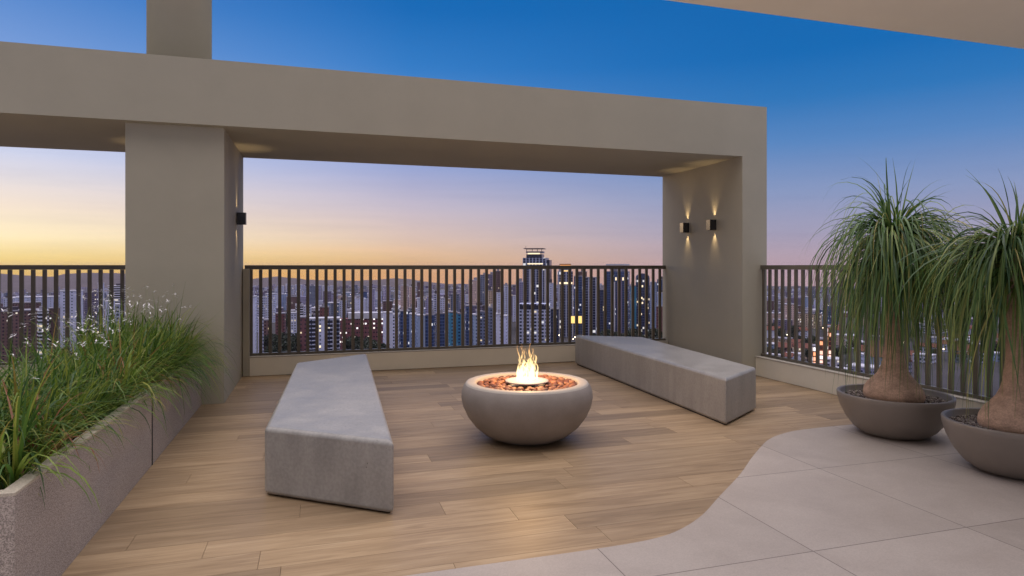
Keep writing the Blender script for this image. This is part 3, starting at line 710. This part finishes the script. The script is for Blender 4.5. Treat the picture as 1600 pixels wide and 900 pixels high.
part(b, 'wall_fin', M['whitetrim'], -.16, -.14, -.54, -.49, 0, h_); part(b, 'wall_fin', M['whitetrim'], .28, .30, -.54, -.49, 0, h_)
for i in (1, 2, 6): part(b, 'lit_window', M['warmglow'], -.13, -.08, -.515, -.49, h_ - 3.1 * i - 3, h_ - 3.1 * i - 1.4)
b = B('institute_building', 'institute', 'long dark red building with pale roof band and two rows of lit windows', 531, 600, 497, 620, 'redlit', -2, .35, None)
W_, D_, h_ = b['_dims']; part(b, 'roof_band', M['whitetrim'], -.30, .50, -.53, .5, h_ + .01, h_ + 5.5)
B('apartment_building', A_, 'grey block with dark roof behind the red institute', 516, 528, 474, 1000, 'grey', 9)
B('apartment_building', A_, 'white block with lit corner above the red institute roof', 531, 541, 470, 1050, 'white', -12)
# between left bench and fire pit
B('apartment_building', A_, 'broad white wall block right of the red institute', 599, 613, 489, 560, 'plain', 8, .8, 'rim')
B('apartment_building', A_, 'white block with dark balcony column beside the white wall block', 613, 623, 492, 590, 'white', -6, .9)
B('apartment_building', A_, 'dark blue block with one bright lit window low at centre', 624, 640, 486, 620, 'blue', 7)
B('apartment_building', A_, 'narrow pale blue slab right of the dark blue block', 640, 650, 491, 580, 'blueplain', -5, .9, 'rim')
B('apartment_building', A_, 'white slab with blue shaded side, three lit windows in a column', 651, 663, 493, 560, 'blueplain', 10, .9, 'rim')
B('apartment_building', A_, 'blue windowed block between white slab and teal wall', 665, 679, 492, 600, 'blue', -8)
B('apartment_building', A_, 'slate block with floodlight left of the teal wall', 681, 697, 490, 640, 'blue', 10)
B('apartment_building', A_, 'beige pink tower left of two close pale towers', 626, 638, 446, 1150, 'pink', -10, .8)
B('apartment_building', A_, 'pink tower with striped balconies right of the beige pink one', 639, 649, 448, 1180, 'pink', 12, .8)
B('apartment_building', A_, 'plain brown tower standing against the hill crest', 652, 662, 441, 1500, 'brown', -5)
B('apartment_building', A_, 'mauve tower right of the brown hill crest tower', 664, 673, 447, 1550, 'mauve', 10)
B('apartment_building', A_, 'white ribbed tower below the brown tower', 652, 662, 466, 950, 'white', 8)
B('apartment_building', A_, 'lilac white twin of the ribbed tower, on its right', 665, 674, 463, 970, 'lilac', -8)
B('apartment_building', A_, 'white tower with teal lit balconies right of the twins', 677, 687, 460, 1000, 'grid', 8)
B('apartment_building', A_, 'pale block with shaded roof right of the teal lit tower', 689, 699, 466, 980, 'white', -12)
B('apartment_building', A_, 'small white block under the beige pink tower', 612, 624, 483, 900, 'grid', 6)
B('apartment_building', A_, 'pale grey block in front of the pink striped tower', 638, 648, 482, 820, 'grey', -10)
# above the fire pit
B('apartment_building', A_, 'building with a broad blank teal wall left of the fire pit', 701, 714, 488, 560, 'teal', 6, .8, 'rim')
B('apartment_building', A_, 'teal block with a column of dark windows next to the blank teal wall', 714, 725, 490, 575, 'teal', -10, .9)
B('apartment_building', A_, 'dark blue slab between teal block and pink tower foot', 727, 738, 478, 640, 'blue', 6, .9, 'rim')
B('apartment_building', A_, 'pink white tower left of the blue grey tower', 732, 749, 438, 1050, 'pink', -7, .8)
B('apartment_building', A_, 'broad blue grey tower right of the pink white tower', 750, 761, 430, 1050, 'grey', 5, .9)
B('apartment_building', A_, 'dark tower with roof tank between blue grey and brown towers', 762, 774, 429, 1150, 'mauve', -6, .9, 'tank')
B('apartment_building', A_, 'brown tower with stepped roof left of the gap of orange sky', 774, 784, 424, 1100, 'brown', 8, .9, 'mast')
B('apartment_building', A_, 'narrow lit beige block at the foot of the dark tank tower', 763, 769, 454, 900, 'beige', 6)
B('apartment_building', A_, 'white slab in front of the brown stepped tower', 776, 785, 458, 820, 'plain', -6, .9)
B('apartment_building', A_, 'white tower under the gap of orange sky', 788, 797, 448, 900, 'white', 8)
B('apartment_building', A_, 'faint mauve block right in the gap of orange sky', 799, 808, 449, 1300, 'mauve', -5)
B('apartment_building', A_, 'white blue slab behind left edge of the flame bowl', 739, 749, 492, 560, 'blueplain', 6, .9, 'tank')
B('apartment_building', A_, 'grey block with lit windows beside the white blue slab', 750, 761, 487, 600, 'grey', -8)
B('apartment_building', A_, 'slate block with pale roof house, left of the white pair', 763, 774, 481, 620, 'grey', 10)
B('apartment_building', A_, 'left one of a pair of white slabs left of the flame', 775, 785, 491, 560, 'plain', 5, .9)
B('apartment_building', A_, 'narrower right one of a pair of white slabs left of the flame', 787, 793, 494, 580, 'plain', -6, 1.1, 'rim')
B('apartment_building', A_, 'mauve grey slim tower leaning on left side of the tallest tower', 806, 819, 441, 950, 'lilac', -12)
# tallest tower
b = B('office_tower', T, 'tallest tower, dark glass with white fins and a flat canopy on its crown', 817, 858, 403, 900, 'fin', -9, .8, None)
W_, D_, h_ = b['_dims']
part(b, 'crown_floor', M['glassd'], -.36, .30, -.4, .4, h_ + .01, h_ + 5); part(b, 'lit_floor', M['warmglow'], -.30, .2, -.42, -.3, h_ + 5.02, h_ + 6.6)
part(b, 'crown_block', M['roofb'], -.38, .32, -.36, .36, h_ + 6.62, h_ + 9); part(b, 'roof_canopy', M['roofd'], -.46, .36, -.52, .5, h_ + 12.2, h_ + 13.2)
for x in (-.36, -.12, .1, .28): part(b, 'canopy_post', M['mast'], x, x + .02, -.40, -.37, h_ + 9, h_ + 12.2)
part(b, 'side_wing', M['glassd'], .5, .62, -.35, .5, 0, h_ - 3); part(b, 'lit_floor', M['warmglow'], -.3, .35, -.512, -.49, h_ - 9, h_ - 7.5)
for x in (-.46, -.2, .2, .42): part(b, 'wall_fin', M['whitetrim'], x, x + .05, -.54, -.49, 0, h_ - 12)
q = MB(); q.tube([(-W_ * .44, 0, h_ + 13.2), (-W_ * .44, 0, h_ + 17)], [.4, .2], 6); q.build('mast', M['mast'], b)
b = B('office_building', O_, 'wide white office with dark square windows right behind the flame', 811, 861, 474, 640, 'grid', -4, .6, None)
W_, D_, h_ = b['_dims']
part(b, 'roof_band', M['glassd'], -.47, .47, -.506, .45, h_ - 5.5, h_ - 1.2)
B('office_building', O_, 'dark ribbon wing on the right of the white square window office', 858, 873, 483, 650, 'dark', 5, .8, 'rim')
B('apartment_building', A_, 'white chequered block between tallest tower and orange crowned tower', 857, 867, 443, 820, 'plain', -6)
# above the right bench
b = B('office_tower', T, 'tower with a glowing orange crown and a lit band of floors', 871, 895, 424, 800, 'fin', 6, .9, None)
W_, D_, h_ = b['_dims']
part(b, 'crown_base', M['roofb'], -.42, .42, -.42, .42, h_ + .01, h_ + 3); part(b, 'sign_panel', M['yellowglow'], -.2, .18, -.44, -.41, h_ - 3.0, h_ + 1.2)
part(b, 'lit_crown', M['orangeglow'], -.34, .34, -.36, .36, h_ + 3.02, h_ + 8.0)
q = MB(); q.box(-W_ * .38, W_ * .38, -D_ * .4, D_ * .4, h_ + 8.02, h_ + 9.2); q.build('crown_roof', M['roofr'], b)
part(b, 'lit_floor', M['warmglow'], -.46, .46, -.53, -.49, h_ - 15.5, h_ - 13.2)
for x in (-.5, .44): part(b, 'wall_fin', M['whitetrim'], x, x + .06, -.54, -.49, 0, h_ - 16)
B('office_tower', T, 'plain dark blue glass tower right of the orange crowned tower', 897, 911, 432, 850, 'blue', -8, .8)
B('apartment_building', A_, 'reddish tower top with bright lamp, behind the dark blue glass tower', 901, 917, 425, 1100, 'brown', 8)
B('apartment_building', A_, 'blue tower with white slat fronts and flat dark top', 912, 937, 434, 820, 'fin', 8, .7, 'rim')
B('apartment_building', A_, 'shorter dark block dotted with lit windows right of the slatted tower', 936, 948, 453, 780, 'dark', -6)
b = B('office_tower', T, 'broad tall tower with open lattice crown left of the rounded one', 946, 984, 424, 880, 'blue', -6, .8, None)
W_, D_, h_ = b['_dims']
part(b, 'crown_block', M['roofb'], -.3, .42, -.4, .4, h_ + .01, h_ + 6); part(b, 'crown_ring', M['whitetrim'], -.47, .5, -.5, -.46, h_ + 8.2, h_ + 10)
part(b, 'crown_ring', M['whitetrim'], -.47, .5, .42, .46, h_ + 8.2, h_ + 10)
for x in (-.46, -.3, -.14, .02, .18, .34, .46): part(b, 'crown_post', M['whitetrim'], x, x + .025, -.49, -.465, h_ + .01, h_ + 8.2)
part(b, 'wall_fin', M['whitetrim'], -.22, -.06, -.55, -.49, 0, h_ - 14); part(b, 'brown_panel', FA['mauve'], .02, .24, -.56, -.49, 0, h_ - 8)
part(b, 'lit_floor', M['warmglow'], -.06, .0, -.525, -.49, h_ - 12, h_ - 8); part(b, 'lit_floor', M['warmglow'], .25, .31, -.525, -.49, h_ - 12, h_ - 8)
B('apartment_building', A_, 'bright blue slab between lattice tower and rounded tower', 985, 994, 447, 800, 'teal', 6, .9)
# rounded tower
rs = random.Random(4); X, Y = spot(1004, 800); zb = gz(X, Y) - 2; w = 20 * 800 / F; hh = zat(434, 800) - zb
q = MB(); q.box(-w/2, w/2, -7, 7, 0, hh, uvm=True)
n_ = 10; b0 = len(q.v)
for yy in (-7, 7):
    for i in range(n_ + 1): q.v.append((-w/2 * math.cos(math.pi * i / n_), yy, hh + 5.5 * math.sin(math.pi * i / n_)))
for i in range(n_): q.face([b0+i, b0+i+1, b0+n_+2+i, b0+n_+1+i], None, 0, 0, True)
q.face([b0+i for i in range(n_+1)][::-1]); q.face([b0+n_+1+i for i in range(n_+1)])
b = q.build('office_tower', FA['dark']); b.location = (X, Y, zb); b.rotation_euler = (0, 0, -math.atan2(X, Y) + R(5)); b['_dims'] = (w, 14, hh)
tag(b, 'dark tower with rounded top and scattered lit windows beside the right pier', 'tower')
for (x, z) in ((-.1, .85), (.2, .82), (-.15, .66), (-.1, .58), (.3, .5), (.25, .45), (-.2, .4)): part(b, 'lit_window', M['warmglow'], x, x + .1, -.52, -.49, hh * z, hh * z + 2.4)
B('apartment_building', A_, 'pale blue slim slab right of the rounded tower', 1016, 1025, 441, 900, 'blueplain', 6)
B('apartment_building', A_, 'blue tower touching the right pier', 1027, 1040, 437, 1000, 'blue', -8)
B('apartment_building', A_, 'light blue block low between rounded tower and right pier', 1027, 1038, 458, 760, 'blueplain', 5)
B('brick_building', 'brick building', 'low dark red block at the foot of the light blue block by the right pier', 1026, 1040, 479, 720, 'red', -8, .8, 'rim')
# glowing panels
for x0, x1, lb in ((890.5, 898, 'left of two glowing yellow panels above the right bench'), (901.5, 909, 'right of two glowing yellow panels above the right bench')):
    X, Y = spot((x0 + x1) / 2, 640); w = (x1 - x0) * 640 / F; zt, zl = zat(494, 640), zat(505, 640); zb = gz(X, Y) - 1
    o = empty('billboard', (X, Y, zb), -math.atan2(X, Y)); tag(o, lb, 'billboard', 'glowing yellow billboards')
    q = MB(); q.box(-w/2, w/2, -.2, .2, zl - zb, zt - zb); q.build('panel', M['yellowglow'], o)
    q = MB(); q.box(-w/2-.3, w/2+.3, .21, .6, zl - zb - .3, zt - zb + .3); q.build('frame', M['mast'], o)
    for s in (-.3, .3): q = MB(); q.box(s*w - .3, s*w + .3, .25, .55, 0, zl - zb - .3); q.build('post', M['mast'], o)
# orange floodlit blocks past the side railing
B('stadium_block', 'lit building', 'low building glowing red orange, leftmost past the side railing', 1268, 1277, 541, 470, 'orange', 8, .9, 'rim')
B('stadium_block', 'lit building', 'orange floodlit building, middle and widest past the side railing', 1279, 1291, 530, 480, 'orange', -8, .9, 'rim')
B('stadium_block', 'lit building', 'tall thin orange floodlit building behind left palm leaves', 1293, 1301, 511, 520, 'orange', 5, .9, 'rim')

# further city, each block its own object
ZONES = [(-20, 195, 'past the left railing'), (386, 545, 'above the left bench'), (545, 700, 'left of the fire pit'), (700, 870, 'above the fire pit'), (870, 1042, 'above the right bench'), (1188, 1310, 'past the side railing'), (1310, 1620, 'behind the palms')]
LOOK = [('white', 'white'), ('plain', 'blank white'), ('grid', 'gridded white'), ('lilac', 'lilac'), ('mauve', 'mauve'), ('brown', 'brown'), ('blue', 'dark blue'), ('grey', 'slate grey'), ('blueplain', 'pale blue'), ('pink', 'rose'), ('ribbon', 'banded white'), ('beige', 'warmly lit beige')]
FORM = [('slim', 'slim', 'tower'), ('mid', 'square', 'block'), ('wide', 'broad low', 'block')]
ROOF = [('block', 'with a roof house'), ('tank', 'with a roof tank'), ('rim', 'with a flat roof')]
rb = random.Random(77)
for zi, (a, b_, zn) in enumerate(ZONES):
    combos = [(l, f, r, dist) for l in LOOK for f in FORM for r in ROOF for dist in ('middle', 'far')]
    rb.shuffle(combos)
    cnt = [22, 30, 34, 26, 16, 36, 30][zi]; k = 0
    for (lk, fm, rf_, dist) in combos:
        if k >= cnt: break
        px = a + (b_ - a) * ((k + rb.random()) / cnt); k += 1
        if zi in (5, 6): d = rb.uniform(900, 1700) if dist == 'middle' else rb.uniform(1700, 3600)
        else: d = rb.uniform(950, 1500) if dist == 'middle' else rb.uniform(1500, 3200)
        hgt = {'slim': rb.uniform(38, 62), 'mid': rb.uniform(22, 40), 'wide': rb.uniform(12, 20)}[fm[0]]
        if zi == 0: hgt *= .6
        if zi in (5, 6): hgt *= .62
        wd = {'slim': rb.uniform(13, 18), 'mid': rb.uniform(18, 28), 'wide': rb.uniform(36, 60)}[fm[0]]
        X, Y = spot(px, d); yt = HZ + (H - (gz(X, Y) + hgt)) * F / d
        wpx = wd * F / d
        B('city_block' if fm[0] != 'slim' else 'city_tower', fm[2], f'{"mid-distance" if dist == "middle" else "far-off"} {fm[1]} {lk[1]} {fm[2]} {rf_[1]} {zn}', px - wpx/2, px + wpx/2, yt, d, lk[0], None, .8, rf_[0], 'blocks of the city', rs=rb)
# small houses past the side railing
hl = [('white', 'white'), ('plain', 'blank white'), ('ribbon', 'banded white'), ('grid', 'gridded white'), ('blueplain', 'pale blue'), ('lilac', 'lilac'), ('beige', 'lit beige'), ('pink', 'rose'), ('grey', 'grey'), ('brown', 'brown')]
k = 0
for zn, xa, xb in (('past the side railing', 1186, 1312), ('behind the left palm', 1312, 1480), ('behind the right palm', 1480, 1610)):
    for lk in hl:
        for rt, rl in (('gable', 'red pitched roof'), ('rim', 'flat roof')):
            d = rb.uniform(430, 900); px = rb.uniform(xa, xb); wd = rb.uniform(12, 26); X, Y = spot(px, d); hgt = rb.uniform(5, 11)
            wpx = wd * F / d
            B('house', 'house', f'small {lk[1]} house with {rl} {zn}', px - wpx/2, px + wpx/2, HZ + (H - gz(X, Y) - hgt) * F / d, d, lk[0], None, .8, rt, 'small houses in the valley', rs=rb)
            k += 1
# far-off city, one mass
for part_i, fa in enumerate(('lilac', 'mauve')):
    pass
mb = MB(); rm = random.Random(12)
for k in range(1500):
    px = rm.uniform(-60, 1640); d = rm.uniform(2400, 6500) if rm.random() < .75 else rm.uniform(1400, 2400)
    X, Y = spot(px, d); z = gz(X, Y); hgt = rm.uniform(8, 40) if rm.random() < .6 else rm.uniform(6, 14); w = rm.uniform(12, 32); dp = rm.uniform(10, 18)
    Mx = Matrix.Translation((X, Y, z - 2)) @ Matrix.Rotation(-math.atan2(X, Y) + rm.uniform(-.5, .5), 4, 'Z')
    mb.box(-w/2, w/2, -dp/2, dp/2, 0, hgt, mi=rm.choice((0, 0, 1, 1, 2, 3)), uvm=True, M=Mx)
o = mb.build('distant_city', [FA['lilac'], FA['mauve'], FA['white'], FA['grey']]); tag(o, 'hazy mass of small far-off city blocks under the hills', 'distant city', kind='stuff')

# trees of the valley
TL = leafmat('dusk_foliage', [(0, (0.014, 0.024, 0.018)), (.6, (0.028, 0.042, 0.028)), (1, (0.05, 0.062, 0.038))], .7, .15)
TB = surf('tree_bark', (0.06, 0.045, 0.035), .9, .3, 2)
def tree_proto(seed):
    r_ = random.Random(seed); m_ = MB()
    for k in range(950):
        u = Vector((r_.gauss(0, 1), r_.gauss(0, 1), r_.gauss(0, 1))).normalized() * (r_.random() ** .4)
        lob = 1 + .4 * noise.noise(u * 1.9 + Vector((seed, 0, 0)))
        p = Vector((u.x * 4.4 * lob, u.y * 4.4 * lob, 7.2 + u.z * 3.4 * lob)); s_ = r_.uniform(.35, .8)
        n1 = Vector((r_.gauss(0, 1), r_.gauss(0, 1), r_.gauss(0, 1))).normalized(); n2 = n1.orthogonal().normalized() * s_; n3 = n1.cross(n2)
        b0 = len(m_.v); m_.v += [tuple(p - n2), tuple(p + n3 * .7), tuple(p + n2), tuple(p - n3 * .7)]; m_.face([b0, b0+1, b0+2, b0+3], None, 0, min(1, max(0, r_.gauss(.4, .25))))
    c = m_.mesh('crown'); c.materials.append(TL)
    m_ = MB(); m_.tube([(0, 0, -1), (.1, 0, 3), (.3, .1, 7)], [.45, .32, .12], 7)
    for k in range(4): a = k * 1.6 + seed; m_.tube([(.1, 0, 3 + .4 * k), (1.5 * math.cos(a), 1.5 * math.sin(a), 5.6), (2.6 * math.cos(a), 2.6 * math.sin(a), 7.4)], [.2, .12, .04], 5)
    t = m_.mesh('trunk'); t.materials.append(TB); return c, t
TP = [tree_proto(i) for i in range(4)]
rt = random.Random(19)
def tree(px, d, s, label, group):
    X, Y = spot(px, d); c, t = rt.choice(TP)
    o = empty('city_tree', (X, Y, gz(X, Y) - .3), rt.uniform(0, 6)); o.scale = (s, s, s * rt.uniform(.9, 1.2)); tag(o, label, 'tree', group)
    for nm, me in (('crown', c), ('trunk', t)):
        q_ = bpy.data.objects.new(nm, me); COL.objects.link(q_); q_.parent = o
for (n_, xa, xb, da, db, sa, sb, lb) in ((16, 420, 470, 470, 600, 1.1, 1.9, 'dark bushy tree in the clump left of the ribbon window block'), (9, 446, 484, 880, 1000, 1.6, 2.4, 'dark tree on the rise behind the low white blocks'), (14, 548, 600, 480, 590, 1.1, 1.8, 'dark bushy tree in front of the red institute'), (7, 600, 700, 470, 520, .8, 1.3, 'dark tree at the foot of the white and blue blocks'), (9, 700, 737, 1700, 2000, 1.6, 2.6, 'dark tree on the hill crest left of the pink white tower'), (26, 925, 1042, 520, 720, 1.1, 1.9, 'dark tree in the wood at the foot of the right towers'), (24, 1188, 1320, 480, 1100, .8, 1.5, 'dark tree among houses past the side railing'), (16, 1320, 1610, 480, 1000, .8, 1.4, 'dark tree among houses behind the palms'), (10, -20, 190, 500, 900, 1.0, 1.6, 'dark tree among brown blocks past the left railing'), (9, 540, 600, 900, 1100, 1.2, 2.0, 'dark tree above the pale roof band of the red institute')):
    for k in range(n_): tree(xa + (xb - xa) * (k + rt.random()) / n_, rt.uniform(da, db), rt.uniform(sa, sb), lb, lb.replace('dark bushy tree', 'dark trees').replace('dark tree ', 'dark trees '))

# street lamps
ml = MB(); ml.tube([(0, 0, 0), (0, 0, 9)], [.12, .08], 6); ml.tube([(0, 0, 9), (1.0, 0, 9.3)], [.07, .06], 6); pole = ml.mesh('pole'); pole.materials.append(M['mast'])
hd = MB(); hd.lathe([(.2, 0), (.62, .12), (.7, .4), (.5, .75), (.15, .85)], 12, (1.2, 0, 8.75)); head = hd.mesh('lamp_head'); head.materials.append(M['lampglow'])
rl = random.Random(9)
for (zi, n_, da, db) in ((0, 16, 700, 3500), (1, 26, 520, 3000), (2, 26, 520, 3000), (3, 16, 520, 2000), (4, 18, 520, 1200), (5, 34, 480, 3000), (6, 22, 480, 2000)):
    a, b_, zn = ZONES[zi]
    for k in range(n_):
        d = rl.uniform(da, db); X, Y = spot(a + (b_ - a) * (k + rl.random()) / n_, d)
        o = empty('street_lamp', (X, Y, gz(X, Y)), rl.uniform(0, 6)); o.scale = (1, 1, rl.uniform(1, 1.6)); tag(o, f'lit street lamp in the city {zn}', 'street lamp', f'street lamps {zn}')
        for nm, me in (('pole', pole), ('lamp_head', head)):
            q_ = bpy.data.objects.new(nm, me); COL.objects.link(q_); q_.parent = o

# ------------------------------------------------------------------ evening air
def haze():
    m = bpy.data.materials.new('evening_haze'); m.use_nodes = True; nt = m.node_tree; nt.nodes.clear()
    o_ = N(nt, 'ShaderNodeOutputMaterial'); v = N(nt, 'ShaderNodeVolumePrincipled'); v.inputs['Color'].default_value = (0.84, 0.76, 0.95, 1); v.inputs['Density'].default_value = 2.8e-5; v.inputs['Anisotropy'].default_value = 0.0
    L(nt, v.outputs[0], o_.inputs['Volume']); return m
mb = MB(); mb.box(-13500, 13500, -13500, 13500, -420, 60)
tag(mb.build('haze', haze()), kind='stuff')

# ------------------------------------------------------------------ dusk sky, sun
w = bpy.data.worlds.new('World'); scene.world = w; w.use_nodes = True; nt = w.node_tree; nt.nodes.clear()
out = N(nt, 'ShaderNodeOutputWorld'); bg = N(nt, 'ShaderNodeBackground'); L(nt, bg.outputs[0], out.inputs[0]); bg.inputs[1].default_value = 1.0
SUN_AZ = R(-27); SUN_EL = R(2.0)
sky = N(nt, 'ShaderNodeTexSky', sky_type='NISHITA'); sky.sun_disc = False; sky.sun_elevation = SUN_EL; sky.sun_rotation = SUN_AZ; sky.air_density = 1.4; sky.dust_density = 1.5
tc = N(nt, 'ShaderNodeTexCoord'); sp = N(nt, 'ShaderNodeSeparateXYZ'); L(nt, tc.outputs['Generated'], sp.inputs[0])
def S(r, g, b): return tuple(((c / 255) / 12.92 if c / 255 <= .04045 else ((c / 255 + .055) / 1.055) ** 2.4) for c in (r, g, b))
el = math_n(nt, 'MULTIPLY', math_n(nt, 'ARCSINE', sp.outputs[2]), 2 / math.pi)      # elevation, 1 = zenith
t = math_n(nt, 'MULTIPLY', math_n(nt, 'ADD', el, 0.05), 1 / 1.05)
def P(deg): return (deg / 90 + .05) / 1.05
ZEN_FILL = (2.1, 1.93, 1.93)  # unseen sky overhead, brightened as an added fill light for the deck
left = ramp(nt, t, [(P(-3), S(236, 170, 30)), (P(-.4), S(240, 196, 64)), (P(.6), S(250, 221, 138)), (P(2.2), S(254, 238, 196)), (P(4.5), S(243, 228, 212)), (P(8), S(205, 212, 236)), (P(13), S(130, 165, 222)), (P(20), S(74, 130, 202)), (P(27), S(48, 108, 186)), (P(56), ZEN_FILL)])
mid = ramp(nt, t, [(P(-3), S(238, 156, 38)), (P(-.4), S(238, 172, 70)), (P(.6), S(236, 192, 134)), (P(2.4), S(229, 200, 180)), (P(5), S(205, 192, 203)), (P(8.5), S(160, 170, 213)), (P(13), S(96, 145, 211)), (P(17), S(54, 126, 200)), (P(21.5), S(22, 107, 184)), (P(28), S(18, 100, 178)), (P(56), ZEN_FILL)])
right = ramp(nt, t, [(P(-3), S(190, 150, 150)), (P(-.4), S(188, 154, 158)), (P(.8), S(178, 158, 172)), (P(3), S(160, 157, 184)), (P(6), S(136, 152, 192)), (P(10), S(88, 134, 192)), (P(13.5), S(46, 118, 186)), (P(17), S(20, 106, 180)), (P(28), S(14, 96, 170)), (P(56), ZEN_FILL)])
back = ramp(nt, t, [(P(-3), (.36, .38, .50)), (P(4), (.38, .40, .52)), (P(17), (.16, .15, .155)), (P(36), (.27, .25, .25)), (P(56), ZEN_FILL)])
ca = N(nt, 'ShaderNodeMath', operation='ARCTAN2'); L(nt, sp.outputs[0], ca.inputs[0]); L(nt, sp.outputs[1], ca.inputs[1])
az = math_n(nt, 'MULTIPLY', ca.outputs[0], 180 / math.pi)                            # degrees from +Y towards +X
def sstep(v, a, b):
    n_ = N(nt, 'ShaderNodeMapRange', interpolation_type='SMOOTHSTEP', ins={'From Min': a, 'From Max': b}); L(nt, v, n_.inputs[0]); return n_.outputs[0]
def lstep(v, a, b):
    n_ = N(nt, 'ShaderNodeMapRange', ins={'From Min': a, 'From Max': b}); L(nt, v, n_.inputs[0]); return n_.outputs[0]
c = mixc(nt, lstep(az, -21, 8), left, mid); c = mixc(nt, sstep(az, -2, 42), c, right)
bk = sstep(math_n(nt, 'ABSOLUTE', math_n(nt, 'SUBTRACT', az, 12)), 62, 110)
c = mixc(nt, bk, c, back)
c = mixc(nt, 1.0, c, mixc(nt, 1.0, sky.outputs[0], (0.002, 0.002, 0.002), 'MULTIPLY'), 'ADD')
mpc = N(nt, 'ShaderNodeMapping'); mpc.inputs['Scale'].default_value = (2.2, 2.2, 34); L(nt, tc.outputs['Generated'], mpc.inputs[0])
cn = N(nt, 'ShaderNodeTexNoise', ins={'Scale': 1.6, 'Detail': 5, 'Roughness': .55, 'Distortion': .6}); L(nt, mpc.outputs[0], cn.inputs['Vector'])
low = lstep(el, .17, .02)
c = mixc(nt, low, c, mixc(nt, 1.0, c, ramp(nt, cn.outputs[0], [(.3, (.94, .94, .96)), (.5, (1, 1, 1)), (.72, (1.05, 1.03, 1.02))]), 'MULTIPLY'))
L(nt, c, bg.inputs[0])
sd = bpy.data.lights.new('sun', 'SUN'); sd.energy = 0.25; sd.angle = R(14); sd.color = (1, 0.66, 0.38)
so = bpy.data.objects.new('sun', sd); COL.objects.link(so)
dv = Vector((math.sin(SUN_AZ) * math.cos(SUN_EL), math.cos(SUN_AZ) * math.cos(SUN_EL), math.sin(SUN_EL)))
so.rotation_euler = dv.to_track_quat('Z', 'Y').to_euler(); so.location = (0, 0, 30)

for o in list(bpy.data.objects):
    if '_dims' in o: del o['_dims']
scene.view_settings.view_transform = 'Standard'; scene.view_settings.look = 'None'; scene.view_settings.exposure = 0; scene.view_settings.gamma = 1
scene.render.engine = 'CYCLES'; scene.cycles.use_denoising = True
scene.cycles.max_bounces = 8; scene.cycles.diffuse_bounces = 4; scene.cycles.transparent_max_bounces = 24; scene.cycles.sample_clamp_indirect = 4
